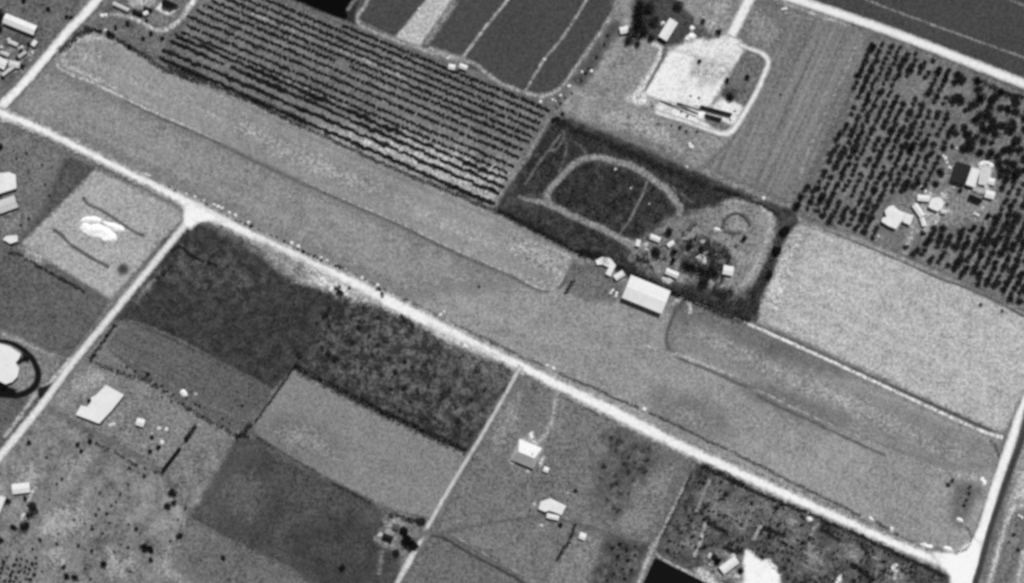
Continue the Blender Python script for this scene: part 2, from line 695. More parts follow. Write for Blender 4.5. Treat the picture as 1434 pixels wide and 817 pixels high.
def gable_house(name, label, cat, cpx, L, Wd, dirpx, h, rise, roof=235, wall=170, over=0.4, hip=0.0, group=None, opens=True, rib=(0, 0.9, .03), chimney=False, big_door=False, roof_var=.12):
    """A pitched-roof building: L, Wd in print pixels, ridge along dirpx."""
    l, w = L * S / 2, Wd * S / 2
    ang = math.atan2(-dirpx[1], dirpx[0])
    e = tag(empty(name, at(*cpx), ang), label, cat, group)
    m = MB()
    v = [(-l, -w, -.3), (l, -w, -.3), (l, w, -.3), (-l, w, -.3), (-l, -w, h), (l, -w, h), (l, w, h), (-l, w, h)]
    f = [(0, 1, 5, 4), (2, 3, 7, 6)]
    if hip:
        f += [(1, 2, 6, 5), (3, 0, 4, 7)]
    else:
        v += [(l, 0, h + rise - .06), (-l, 0, h + rise - .06)]
        f += [(1, 2, 6, 8, 5), (3, 0, 4, 9, 7)]
    m.add(v, f).build('wall', solid('wall_render', wall, .85, .15), e)
    r = MB()
    lo, wo = l + over, w + over
    zo = h - rise * over / w
    rx = lo - hip * w
    t = 0.14
    top = [(-lo, -wo, zo + t), (lo, -wo, zo + t), (lo, wo, zo + t), (-lo, wo, zo + t), (-rx, 0, h + rise + t), (rx, 0, h + rise + t)]
    bot = [(p[0], p[1], p[2] - t) for p in top]
    r.add(top + bot, [(0, 1, 5, 4), (2, 3, 4, 5), (1, 2, 5), (3, 0, 4), (7, 6, 10, 11), (9, 8, 11, 10), (8, 7, 11), (6, 9, 10),
                      (0, 6, 7, 1), (1, 7, 8, 2), (2, 8, 9, 3), (3, 9, 6, 0)] if hip else
          [(0, 1, 5, 4), (2, 3, 4, 5), (7, 6, 10, 11), (9, 8, 11, 10), (0, 6, 7, 1), (2, 8, 9, 3), (1, 7, 11, 5), (2, 5, 11, 8), (0, 4, 10, 6), (3, 9, 10, 4)])
    ro = r.build('roof', solid('roof_sheet', min(roof, 217), .75, roof_var * 1.5 + .04, 2.5, rib, .1), e)
    MB().box(-rx - (0 if hip else .03), rx + (0 if hip else .03), -.16, .16, h + rise + t - .05, h + rise + t + .06).build('ridge_cap', solid('ridge_metal', min(240, roof + 8)), ro)
    if chimney:
        MB().box(l * .4, l * .4 + .7, w * .3, w * .3 + .6, h, h + rise + .9).build('chimney', solid('chimney_brick', 120), ro)
    ring = [(-l, -w), (l, -w), (l, w), (-l, w)]
    if big_door:
        trim = solid('window_trim', 190)
        for s in (-1, 1):
            MB().box(s * l * .36 - l * .34, s * l * .36 + l * .34, -w - .09, -w - .01, 0.05, h - .5).build('sliding_door', solid('door_steel', 130, .6, .1, 1.0, (0, .6, .06)), e)
        opening(e, (l, -w), (l, w), .5, 1.1, .05, 2.1, 'door', (solid('door_paint', 95), trim))
        for k in range(5):
            opening(e, (l, w), (-l, w), (k + .5) / 5, 1.6, 2.0, 3.2, 'window', (GLASS, trim))
    elif opens:
        openings(e, ring, h)
    return e


# ------------------------------------------------------------------ vehicles
def car_proto(tone, label, group=None, cat='car', name='parked_car'):
    e = empty(name, (0, 0, 0))
    tag(e, label, cat, group)
    paint = solid('car_paint_%d' % tone, tone, .35, .04, 2, None, .5)
    prof = [(-2.25, .35), (-2.3, .7), (-2.15, .95), (-1.2, 1.0), (1.0, 1.0), (2.1, .88), (2.28, .65), (2.22, .35)]
    m = MB()
    n = len(prof)
    ys = [(-.86, .0), (-.9, .0), (.9, .0), (.86, .0)]
    v = []
    for j, y in enumerate((-.9, -.84, .84, .9)):
        k = 0.05 if j in (0, 3) else 0
        for (x, z) in prof:
            v.append((x * (1 - .02 * (k > 0)), y, z - (k if z > .6 else -k)))
    f = []
    for j in range(3):
        for i in range(n):
            a, b = j * n + i, j * n + (i + 1) % n
            f.append((a, b, b + n, a + n))
    f += [tuple(range(n))[::-1], tuple(range(3 * n, 4 * n))]
    m.add(v, f).build('body', paint, e)
    cab = MB()
    cab.add([(-1.35, -.78, .97), (.85, -.78, .97), (.85, .78, .97), (-1.35, .78, .97), (-.95, -.62, 1.42), (.3, -.62, 1.42), (.3, .62, 1.42), (-.95, .62, 1.42)],
            [(0, 1, 5, 4), (1, 2, 6, 5), (2, 3, 7, 6), (3, 0, 4, 7), (4, 5, 6, 7)])
    cab.build('window', GLASS, e)
    MB().box(-1.0, .34, -.66, .66, 1.425, 1.49).build('roof', paint, e)
    for x in (-1.35, 1.4):
        for s in (-1, 1):
            wl = MB().tube((x, s * .62, .33), (x, s * .93, .33), .33, .33, 14).build('wheel', solid('tyre_rubber', 35), e)
            MB().tube((x, s * .935, .33), (x, s * .95, .33), .18, .18, 12).build('rim', solid('rim_steel', 180, .3), wl)
    for s in (-1, 1):
        MB().tube((2.24, s * .62, .66), (2.31, s * .62, .66), .12, .11, 10).build('headlight', solid('lamp_glass', 220, .2), e)
    MB().box(2.24, 2.34, -.8, .8, .38, .5).build('bumper', solid('chrome', 200, .2), e)
    MB().box(-2.38, -2.27, -.8, .8, .38, .5).build('bumper', solid('chrome', 200, .2), e)
    return e


def copy_tree(o, parent=None):
    c = o.copy()
    COL.objects.link(c)
    c.parent = parent
    for ch in list(o.children):
        copy_tree(ch, c)
    return c


def boulder_mesh(i):
    import bmesh
    bm = bmesh.new()
    bmesh.ops.create_icosphere(bm, subdivisions=2, radius=1.0)
    for v in bm.verts:
        k = 1 + .35 * mnoise.noise(v.co * 1.3 + Vector((i * 3.1, 0, 0))) + .15 * mnoise.noise(v.co * 3.1 + Vector((i, 5, 0)))
        v.co *= k
        v.co.z = v.co.z * .6 + .25
    me = bpy.data.meshes.new('boulder')
    bm.to_mesh(me)
    bm.free()
    return me


# ================================================================== world, sun, camera
SUN_AZ, SUN_EL = math.radians(21), math.radians(54)
wd = bpy.data.worlds.new('World')
SC.world = wd
wd.use_nodes = True
nt = wd.node_tree
bg = nt.nodes['Background']
sky = nt.nodes.new('ShaderNodeTexSky')
sky.sky_type = 'NISHITA'
sky.sun_disc = False
sky.sun_elevation = SUN_EL
sky.sun_rotation = SUN_AZ
bw = nt.nodes.new('ShaderNodeRGBToBW')         # the print is black and white film: neutral light
nt.links.new(sky.outputs[0], bw.inputs[0])
nt.links.new(bw.outputs[0], bg.inputs[0])
bg.inputs[1].default_value = 0.06
sl = bpy.data.lights.new('sun', 'SUN')
sl.energy = 3.4
sl.angle = math.radians(0.53)
so = bpy.data.objects.new('sun', sl)
COL.objects.link(so)
dv = Vector((math.sin(SUN_AZ) * math.cos(SUN_EL), math.cos(SUN_AZ) * math.cos(SUN_EL), math.sin(SUN_EL)))
so.rotation_euler = dv.to_track_quat('Z', 'Y').to_euler()
so.location = (200, 400, 500)
cd = bpy.data.cameras.new('camera')
cam = bpy.data.objects.new('camera', cd)
COL.objects.link(cam)
CAM_H = 1150.0
cam.location = (0, 0, CAM_H)
cam.rotation_euler = (0, 0, 0)
cd.sensor_fit = 'HORIZONTAL'
cd.angle = 2 * math.atan(717 * S / CAM_H)
cd.clip_start = 1.0
cd.clip_end = 20000.0
SC.camera = cam
SC.view_settings.view_transform = 'Standard'
SC.view_settings.look = 'None'
SC.view_settings.exposure = 0.0
SC.view_settings.gamma = 1.0
SC.render.engine = 'CYCLES'
SC.cycles.use_denoising = False
SC.cycles.max_bounces = 5
SC.cycles.diffuse_bounces = 2
SC.cycles.transparent_max_bounces = 24
SC.cycles.pixel_filter_type = 'BLACKMAN_HARRIS'
SC.cycles.filter_width = 3.3                     # the print is a little soft

BARK = solid('bark', 70, .95)
LEAF['dark'] = leaf_mat('leaf_dark', 0.028)
LEAF['grove'] = leaf_mat('leaf_grove', 0.042, .6)
LEAF['mid'] = leaf_mat('leaf_mid', 0.055)
LEAF['scrub'] = leaf_mat('leaf_scrub', 0.085)
LEAF['orch'] = leaf_mat('leaf_orchard', 0.046, .7)
LEAF['pale'] = leaf_mat('leaf_pale', 0.16)
LEAF['black'] = leaf_mat('leaf_black', 0.017)
k = NT('window_glass')
b = k.n('ShaderNodeBsdfPrincipled')
b.inputs['Base Color'].default_value = (.03, .03, .03, 1)
b.inputs['Roughness'].default_value = .12
k.t.links.new(b.outputs[0], k.out.inputs[0])
GLASS = k.m

# ================================================================== ground
g = mesh('ground', [(-6000, -6000, 0), (6000, -6000, 0), (6000, 6000, 0), (-6000, 6000, 0)], [(0, 1, 2, 3)])
tag(link('ground', g, ground_mat('ground_soil', 118, big=.25, mid=.35, fine=.45)), kind='structure')

ROW = (1, .43)       # direction of the airstrip and the grove rows
CROSS = (-.42, .91)  # direction of the side roads and orchard rows

# --- broad plots, north
area('field', [(385, -60), (520, -60), (497, 22), (500, 34), (470, 30), (400, 0)], 52, soft=1.5, rag=.8)
area('field', [(396, -40), (520, -60), (484, 17), (488, 24), (482, 27), (440, 15), (405, 2)], 14, soft=.6, rag=.4, big=.1, mid=.1, fine=.2)
strip('dirt_path', [(398, -2), (440, 17), (492, 36), (520, 45)], 5, 132, soft=1.2, rag=.8)
strip('dirt_path', [(505, -12), (495, 3), (486, 15)], 4.5, 122, soft=.5, rag=.3)
area('field', [(515, -60), (880, -60), (862, 5), (842, 38), (812, 85), (790, 116), (765, 130), (742, 129), (702, 116), (632, 80), (560, 54), (503, 26)], 77, soft=.8, rag=.6, big=.1, mid=.12, fine=.35, stripe=((-.55, .83), 3, .06))
area('field', [(625, -60), (665, -60), (637, 0), (588, 66), (553, 53), (597, 0)], 184, soft=.7, rag=.5, big=.1, mid=.15, fine=.35, stripe=((-.55, .83), 2.5, .1))
area('field', [(638, -4), (632, 2), (591, 62), (597, 66), (640, 6)], 138, soft=1.2, rag=.6)
strip('dirt_path', [(730, -30), (709, 2), (680, 38), (650, 78), (647, 82)], 3.6, 172, soft=.6, rag=.5)
strip('dirt_path', [(840, -30), (821, 1), (790, 50), (762, 84), (736, 127)], 3.2, 158, soft=.6, rag=.5)
strip('dirt_path', [(530, -30), (511, 8), (500, 27), (512, 40), (560, 59), (600, 72), (640, 83), (665, 90), (700, 116), (742, 132), (765, 134), (788, 120), (808, 92), (828, 64), (850, 32), (866, 4), (880, -30)], 5, 160, soft=1.0, rag=.8)
strip('dirt_path', [(600, 68), (632, 79), (652, 84)], 7, 162, soft=1.5, rag=1)
# NE dark field beyond the white road
area('field', [(1110, -60), (1500, -60), (1500, 140), (1434, 112), (1250, 40), (1130, -4)], 76, soft=.6, rag=.4, big=.12, mid=.12, fine=.35, stripe=((1, .36), 3, .08))
strip('dirt_path', [(1190, -12), (1214, 0), (1252, 15), (1320, 40), (1434, 81), (1480, 98)], 2.6, 138, soft=.5, rag=.5)
strip('dirt_path', [(1395, -10), (1415, 0), (1434, 8), (1470, 22)], 3, 122, soft=.6, rag=.5)
# pale rough grass west and south of the yard
area('field', [(868, -60), (1060, -60), (1045, 60), (1030, 195), (985, 236), (900, 190), (800, 166), (784, 150), (800, 118), (830, 75), (856, 32)], 145, soft=2, rag=2, big=.3, mid=.4, fine=.4)
area('field', [(835, 150), (905, 158), (940, 180), (960, 205), (985, 236), (905, 194), (850, 178)], 160, soft=5, rag=4, smooth=True)
area('field', [(812, 122), (826, 105), (850, 62), (870, 40), (862, 30), (842, 60), (818, 92), (802, 116)], 92, soft=2.5, rag=2.5)
# mown field east of the yard
area('field', [(1042, 10), (1062, 2), (1110, 14), (1205, 46), (1222, 60), (1125, 268), (1108, 284), (985, 234), (1028, 194), (1052, 150), (1082, 90), (1070, 76), (1040, 60)], 126, soft=1.2, rag=1, big=.15, mid=.15, fine=.35, stripe=(CROSS, 6, .55), stripe2=(CROSS, 2.4, .3))
area('field', [(1050, 0), (1075, 18), (1100, 40), (1090, 62), (1075, 70), (1046, 56), (1036, 44)], 142, soft=4, rag=3)
strip('dirt_path', [(1204, 52), (1180, 108), (1150, 172), (1128, 222), (1116, 262)], 5, 150, soft=2, rag=1)
strip('dirt_path', [(1098, 18), (1140, 28), (1185, 40), (1215, 54)], 4, 146, soft=2, rag=1)
area('field', [(985, 233), (1060, 268), (1108, 287), (1112, 300), (1096, 296), (1030, 268), (985, 246)], 140, soft=2, rag=2)
# right orchard floor
area('orchard_ground', [(1222, 52), (1262, 56), (1350, 92), (1434, 126), (1500, 150), (1500, 470), (1434, 437), (1340, 392), (1265, 358), (1112, 300), (1116, 280), (1134, 262), (1180, 160)], 122, soft=2, rag=2, big=.2, mid=.4, fine=.4, stripe=(CROSS, 4.0, .2))
area('yard', [(1300, 250), (1336, 222), (1392, 222), (1405, 270), (1390, 320), (1350, 318), (1310, 330), (1280, 335), (1258, 350), (1262, 330), (1232, 318), (1240, 285), (1280, 268)], 132, soft=5, rag=5, mid=.4)
area('yard', [(1284, 275), (1325, 270), (1332, 295), (1300, 330), (1285, 322)], 175, soft=4, rag=4, mid=.5)
strip('dirt_path', [(1282, 306), (1278, 322), (1270, 348), (1266, 356)], 6, 178, soft=1.5, rag=1.5)
# --- grove
area('orchard_ground', [(300, -40), (372, -12), (480, 34), (520, 48), (640, 98), (700, 124), (768, 150), (774, 164), (692, 290), (600, 252), (500, 210), (400, 158), (300, 112), (232, 80), (240, 55), (275, 8)], 122, soft=2, rag=1.5, big=.35, mid=.3, fine=.4, stripe=(ROW, 2.6, .25))
area('orchard_ground', [(520, 180), (640, 210), (712, 240), (692, 286), (600, 250), (440, 184)], 186, soft=9, rag=5, stripe=(ROW, 2.6, .2))
strip('dirt_path', [(352, 17), (362, 23), (400, 37), (460, 62), (520, 88), (568, 109)], [5, 6, 4, 4.5, 5, 3], 168, soft=1, rag=1.2)
strip('dirt_path', [(388, 105), (420, 121), (470, 142), (500, 154)], 3.5, 150, soft=1, rag=1.2)
strip('dirt_path', [(772, 162), (752, 195), (735, 225), (712, 256), (690, 290)], [4, 6, 7, 7, 6], 140, soft=1, rag=.8)
# rough strip at the grove's west end
area('field', [(133, 44), (150, 10), (205, -10), (286, -20), (262, 26), (240, 60), (238, 92), (190, 70)], 112, soft=2, rag=2, mid=.4)
area('lawn', [(200, 22), (215, 16), (248, 16), (252, 22), (240, 34), (227, 40), (214, 37)], 122, soft=1, rag=1)
area('yard', [(180, -20), (225, -20), (218, 2), (204, 9), (190, 11), (181, 6)], 178, soft=2, rag=1.5)
area('yard', [(217, 13), (227, 3), (230, 11), (238, 13), (244.5, 10), (248, 13.5), (243, 18), (235, 22), (229, 18)], 234, soft=.7, rag=.6)
strip('dirt_path', [(282, -14), (270, 5.4), (263, 13), (254, 25.6), (240, 37.7), (227, 43), (213.5, 40), (197, 31), (177, 23), (154, 20)], [8, 8, 7, 6, 5.5, 5.5, 5, 5, 4, 4], 184, soft=1, rag=.8)
strip('dirt_path', [(276, -6), (268, 6), (260, 16)], 5.5, 232, soft=1.2, rag=1)
# --- NW corner west of the road
area('field', [(-60, -60), (130, -60), (95, 38), (60, 80), (28, 118), (0, 150), (-60, 160)], 108, soft=1.5, rag=1, mid=.4)
area('yard', [(-30, 52), (30, 54), (56, 66), (50, 92), (30, 112), (-30, 112)], 122, soft=4, rag=4, mid=.7, clump=.3)
# --- airfield
area('airfield_grass', [(128, 45), (170, 60), (236, 96), (320, 128), (400, 166), (500, 214), (600, 258), (692, 296), (760, 335), (802, 352), (840, 370), (900, 400), (960, 420), (1000, 436), (1060, 458), (1200, 520), (1404, 614), (1382, 700), (1356, 776), (1340, 776), (1250, 748), (1100, 680), (960, 618), (800, 540), (720, 498), (560, 420), (400, 342), (280, 286), (100, 192), (12, 150), (24, 126), (60, 84), (84, 60)], 147, soft=1, rag=1, big=.2, mid=.22, fine=.36, stripe=(ROW, 8, .1))
area('airfield_grass', [(14, 150), (30, 120), (62, 90), (84, 96), (190, 150), (330, 210), (480, 285), (640, 355), (720, 395), (560, 410), (400, 335), (280, 276), (100, 190)], 141, soft=6, rag=5, big=.2, mid=.22, fine=.36, stripe=(ROW, 6, .1))
area('runway_strip', [(79, 86), (86, 70), (110, 50), (134, 46), (170, 62), (235, 99), (310, 131), (400, 177), (500, 224), (600, 268), (690, 306), (760, 338), (796, 352), (803, 362), (796, 388), (784, 406), (768, 406), (735, 394), (686, 371), (611, 338), (561, 312), (473, 274), (423, 252), (360, 223), (314, 200), (259, 175), (176, 137), (125, 113), (90, 98)], 155, soft=1.2, rag=.8, big=.12, mid=.16, fine=.34, stripe=(ROW, 7, .14))
area('runway_strip', [(100, 84), (140, 80), (240, 128), (330, 166), (440, 222), (560, 272), (660, 318), (770, 362), (740, 372), (640, 335), (540, 285), (430, 240), (330, 190), (230, 140), (150, 106)], 172, soft=9, rag=5, big=.12, mid=.2, fine=.34, stripe=(ROW, 4, .16))
area('runway_strip', [(700, 320), (745, 336), (790, 356), (796, 372), (784, 392), (750, 380), (710, 350)], 168, soft=7, rag=4)
area('runway_strip', [(330, 160), (440, 216), (540, 262), (520, 276), (420, 232), (330, 186)], 168, soft=8, rag=5)
area('runway_strip', [(96, 62), (128, 58), (150, 84), (130, 100), (98, 88)], 168, soft=9, rag=4)
strip('runway_strip', [(165, 126), (120, 104), (96, 92), (89, 80), (96, 66), (115, 55), (138, 53), (165, 64)], [4, 9, 11, 12, 12, 11, 9, 4], 168, soft=1.8, rag=1.5)
strip('runway_strip', [(740, 338), (778, 350), (793, 360), (789, 378), (778, 396), (766, 399), (735, 385)], [4, 7, 8, 8, 8, 7, 4], 166, soft=1.8, rag=1.5)
strip('runway_strip', [(1010, 446), (975, 444), (952, 456), (947, 474), (956, 490), (985, 504)], [3, 7, 9, 9, 8, 4], 150, soft=1.8, rag=1.5)
TRK = [(79, 82), (81, 92), (88, 99), (105, 107), (125, 114), (150, 126), (176, 138), (200, 150), (226, 162), (259, 176), (290, 190), (314, 201), (360, 224), (423, 253), (473, 275), (500, 287), (561, 313), (611, 338), (650, 356), (686, 371), (720, 386), (737, 395), (756, 404), (771, 406), (782, 398), (789, 385), (797, 366), (800, 352)]
strip('wheel_track', TRK[:12], [2.5, 3.5, 3.5, 3.8, 4, 4, 4, 4, 3.6, 3.2, 2, 1], 180, soft=.7, rag=.5)
strip('wheel_track', TRK[13:], [1.2, 2.5, 2.6, 2.8, 2.8, 2.8, 2.8, 2.8, 2.8, 3, 3.2, 3, 2.6, 2.2, 2], 174, soft=.6, rag=.5)
strip('wheel_track', [(p[0] - 1.6, p[1] + 3.0) for p in TRK[6:24]], [.6, 1, 1.3, 1.6, 1.8] + [2.2] * 13, 108, soft=1, rag=.5)
strip('wheel_track', [(782, 405), (790, 396), (794, 386)], 2, 88, soft=.7, rag=.5)
# apron between the strips, east strip
area('runway_strip', [(944, 452), (960, 438), (1000, 440), (1060, 464), (1200, 526), (1400, 616), (1396, 650), (1330, 655), (1240, 626), (1170, 596), (1100, 564), (1046, 540), (1006, 520), (956, 500), (940, 482)], 142, soft=2, rag=1.5, big=.14, mid=.2, fine=.34, stripe=(ROW, 6, .2))
area('runway_strip', [(950, 460), (975, 455), (1080, 500), (1200, 556), (1330, 622), (1385, 640), (1330, 645), (1200, 585), (1080, 530), (1010, 495)], 158, soft=7, rag=4, stripe=(ROW, 4, .2))
area('airfield_grass', [(930, 420), (965, 424), (1060, 466), (1180, 524), (1100, 500), (990, 450), (950, 440)], 122, soft=5, rag=4)
area('airfield_grass', [(1050, 545), (1110, 560), (1180, 590), (1150, 592), (1090, 570)], 124, soft=6, rag=4)
area('airfield_grass', [(920, 560), (980, 570), (1010, 600), (960, 600)], 134, soft=8, rag=5, smooth=True)
strip('wheel_track', [(956, 424), (946, 436), (939, 452), (934, 468), (934, 484), (942, 494), (955, 503), (980, 513), (1006, 524), (1030, 536), (1046, 542)], [2, 2.5, 3, 3, 3.4, 3.6, 3, 2.6, 2.4, 2.4, 2], 100, soft=1.3, rag=.6)
strip('wheel_track', [(898, 481), (915, 488), (936, 494), (956, 499), (985, 510), (1010, 520), (1026, 527)], [2, 3, 2.5, 4.5, 5, 4.5, 2], 170, soft=.9, rag=.6)
strip('wheel_track', [(1052, 545), (1075, 553), (1100, 566), (1130, 580), (1170, 598), (1240, 628), (1300, 653), (1330, 662)], [2.5, 3, 2.5, 2.5, 2.4, 2.6, 3.5, 5], 162, soft=.8, rag=.7)
strip('wheel_track', [(1060, 554), (1100, 574), (1140, 592), (1200, 620), (1240, 638)], 2, 98, soft=.9, rag=.7)
area('airfield_grass', [(1330, 660), (1352, 658), (1374, 664), (1368, 676), (1340, 670)], 162, soft=3, rag=2.5)
area('airfield_grass', [(1340, 680), (1368, 684), (1352, 720), (1342, 735), (1336, 720)], 108, soft=4, rag=3)
area('apron_ground', [(800, 372), (836, 372), (872, 400), (868, 420), (820, 418), (795, 400)], 112, soft=3, rag=3, mid=.35)
strip('dirt_path', [(940, 427), (948, 421), (956, 418), (964, 421), (967, 428), (966, 440)], [2, 3.5, 4, 6, 6, 2], 192, soft=.9, rag=.7)
# light path under the bright field
area('field', [(1104, 318), (1120, 314), (1150, 318), (1200, 333), (1265, 362), (1340, 396), (1434, 442), (1500, 474), (1500, 520), (1428, 560), (1406, 606), (1390, 602), (1300, 560), (1200, 512), (1090, 462), (1060, 448), (1064, 420), (1084, 370)], 178, soft=1.2, rag=1, big=.16, mid=.24, fine=.36, stripe=(ROW, 6, .16))
area('field', [(1060, 440), (1072, 400), (1090, 360), (1104, 325), (1130, 322), (1110, 380), (1090, 440), (1070, 452)], 184, soft=4, rag=3)
strip('ditch_ground', [(1062, 456), (1078, 464), (1110, 478), (1180, 510), (1220, 528), (1300, 564), (1390, 604)], [2, 2.4, 3, 2.4, 2.6, 3, 2.4], 84, soft=.5, rag=.4)
strip('dirt_path', [(975, 424), (1000, 434), (1030, 446), (1062, 460), (1080, 468), (1120, 486), (1200, 523), (1300, 570), (1370, 602), (1404, 613)], [2, 3, 2.5, 4, 4, 4, 4, 4, 4, 6], 214, soft=.5, rag=.5)
# path above the bright field
strip('dirt_path', [(1090, 290), (1112, 304), (1150, 322), (1200, 338), (1265, 364), (1330, 392), (1390, 420), (1434, 440), (1480, 462)], [5, 7, 5, 5, 5, 5, 5, 5, 5], 152, soft=1.2, rag=.8)
strip('wheel_track', [(1150, 320), (1200, 340), (1265, 368), (1320, 392), (1350, 402), (1400, 424), (1434, 444)], [1, 1.2, 1.6, 2.6, 2, 1.8, 2.2], 96, soft=.6, rag=.6)
# --- oval and dump
area('scrub_ground', [(776, 166), (800, 168), (880, 200), (960, 236), (1060, 278), (1112, 296), (1118, 312), (1100, 330), (1086, 366), (1064, 420), (1060, 450), (1040, 448), (1000, 432), (940, 408), (880, 380), (832, 362), (800, 348), (696, 296), (700, 282), (742, 222)], 72, soft=1.2, rag=1.2, big=.2, mid=.4, fine=.4, clump=.35)
area('yard', [(882, 342), (900, 334), (925, 318), (940, 306), (958, 302), (990, 292), (1015, 284), (1035, 280), (1060, 285), (1084, 298), (1086, 325), (1078, 350), (1062, 385), (1050, 404), (1030, 420), (1000, 405), (975, 397), (935, 394), (900, 380), (880, 362)], 136, soft=2, rag=2, mid=.5)
area('yard', [(884, 350), (900, 345), (925, 352), (935, 370), (925, 388), (895, 376)], 138, soft=3, rag=3)
OV = [(766, 282), (768, 268), (783, 251), (800, 233), (812, 225), (828, 220), (845, 221), (861, 226), (880, 231), (897, 239), (912, 249), (924, 258), (936, 268), (945, 281), (953, 292), (950, 302)]
strip('dirt_path', OV, [10, 9, 8.5, 8.5, 8.5, 8.5, 9, 9, 9, 9.5, 10, 10, 10, 10, 10, 9], 142, soft=.9, rag=.7)
strip('dirt_path', [(726, 275), (742, 281), (766, 285), (795, 299), (833, 316), (861, 330), (885, 342), (905, 345)], [4, 4.5, 9, 9, 9, 9, 11, 10], 138, soft=.9, rag=.7)
strip('dirt_path', [(906, 254), (900, 272), (893, 286), (882, 308), (868, 327)], 3.6, 114, soft=.7, rag=.6)
strip('dirt_path', [(735, 260), (745, 243), (757, 225), (768, 211), (785, 188)], 2.8, 116, soft=.8, rag=.8)
strip('dirt_path', [(768, 211), (780, 208), (790, 192), (788, 182)], 3, 112, soft=.8, rag=.8)
strip('dirt_path', [(783, 243), (790, 222), (794, 206), (790, 190)], 2.5, 108, soft=.8, rag=.8)
strip('dirt_path', [(800, 196), (812, 204), (822, 216)], 3, 108, soft=.8, rag=.8)
strip('dirt_path', [(930, 255), (950, 268), (972, 285)], 2.5, 108, soft=.8, rag=.8)
strip('dirt_path', [(1012, 284), (1040, 282), (1066, 290), (1079, 308), (1076, 330), (1066, 355), (1052, 385), (1036, 402)], [6, 6, 8, 10, 11, 12, 12, 6], 166, soft=2.2, rag=1.2)
strip('dirt_path', [(905, 345), (930, 335), (955, 312), (985, 298)], 9, 130, soft=2.5, rag=1.5)
area('yard', [(1015, 310), (1035, 302), (1050, 312), (1048, 326), (1025, 328)], 148, soft=2, rag=2)
area('scrub_ground', [(950, 345), (985, 335), (1010, 345), (1026, 370), (1010, 388), (985, 380), (955, 372)], 92, soft=3, rag=4, mid=.6, clump=.4)
# --- compound north
area('lawn', [(893, -10), (940, -10), (955, 12), (972, 26), (966, 44), (950, 62), (930, 62), (905, 50), (886, 44), (884, 20)], 74, soft=1.5, rag=1.5)
area('lawn', [(970, 34), (984, 38), (1000, 42), (1003, 54), (984, 56), (972, 52)], 92, soft=1.5, rag=1.2)
area('yard', [(975, 18), (1000, 14), (1018, 16), (1012, 40), (1002, 48), (985, 34)], 172, soft=4, rag=3)
area('yard', [(978, 8), (1010, -6), (1030, 4), (1020, 28), (1000, 24)], 158, soft=4, rag=3)
area('hardstanding', [(937, 72), (952, 64), (975, 55), (1001, 56), (1017, 48), (1033, 56), (1044, 66), (1036, 84), (1030, 92), (985, 84)], 218, soft=1.2, rag=1.2, mid=.2, fine=.25, big=.12)
area('hardstanding', [(939, 70), (977, 81), (1032, 84), (1012, 118), (992, 152), (926, 142), (901, 131)], 238, soft=.9, rag=1, mid=.16, fine=.22, big=.12)
area('hardstanding', [(976, 86), (1000, 90), (1012, 100), (1004, 108), (996, 118), (984, 120), (978, 108), (970, 102)], 186, soft=4, rag=4, mid=.5)
area('hardstanding', [(984, 92), (1024, 92), (1014, 108), (1000, 104)], 210, soft=3, rag=3)
area('hardstanding', [(918, 150), (926, 142), (958, 148), (992, 154), (1012, 138), (1040, 146), (1036, 166), (1024, 186), (1008, 188), (970, 172), (935, 162), (918, 158)], 228, soft=1.2, rag=1, mid=.25, fine=.2)
area('hardstanding', [(984, 168), (1002, 168), (1024, 176), (1018, 184), (1000, 180)], 120, soft=1.2, rag=1)
area('hardstanding', [(884, 134), (896, 126), (904, 130), (912, 142), (904, 148), (890, 148), (878, 140)], 216, soft=1.6, rag=1.6)
strip('gravel_road', [(913, 62), (922, 65), (925, 74), (920, 86), (910, 104), (898, 124), (888, 140)], [4, 6, 7, 7.5, 8, 9, 9], 206, soft=1.2, rag=1)
strip('ditch_ground', [(932, 68), (928, 82), (918, 100), (908, 118), (903, 128)], [5, 3.6, 2.6, 2, 1.5], 112, soft=.6, rag=.4)
area('lawn', [(1040, 76), (1052, 75), (1064, 80), (1069, 92), (1062, 112), (1052, 132), (1043, 147), (1026, 140), (1012, 134), (1020, 116)], 116, soft=.9, rag=.8, mid=.4)
area('lawn', [(1014, 128), (1030, 126), (1030, 138), (1018, 138)], 86, soft=2, rag=2)
strip('gravel_road', [(1075, -50), (1060, -18), (1048, 2), (1035, 28), (1024, 50)], 15, 234, soft=.8, rag=.6, rut=.32, mid=.08, fine=.12, big=.06)
strip('gravel_road', [(1034, 62), (1048, 68), (1064, 74), (1074, 82), (1075, 92), (1068, 110), (1058, 132), (1044, 156), (1030, 178), (1022, 186), (1012, 188), (1000, 185), (980, 178), (955, 169), (932, 162), (918, 157)], [6, 6, 7, 8, 8, 8, 8, 8, 9, 9, 8, 7, 6, 6, 7, 6], 236, soft=.8, rag=.6, rut=.32, mid=.08, fine=.12, big=.06)
strip('gravel_road', [(1050, -50), (1090, -10), (1114, 0), (1160, 15), (1250, 46), (1340, 81), (1434, 118), (1520, 152)], [13, 13, 13, 13, 13, 13.5, 14, 14], 240, soft=.7, rag=.75, rut=.32, mid=.05, fine=.08, big=.04)
strip('dirt_path', [(1072, -10), (1096, 4), (1140, 20), (1190, 38)], 4, 176, soft=2, rag=1)

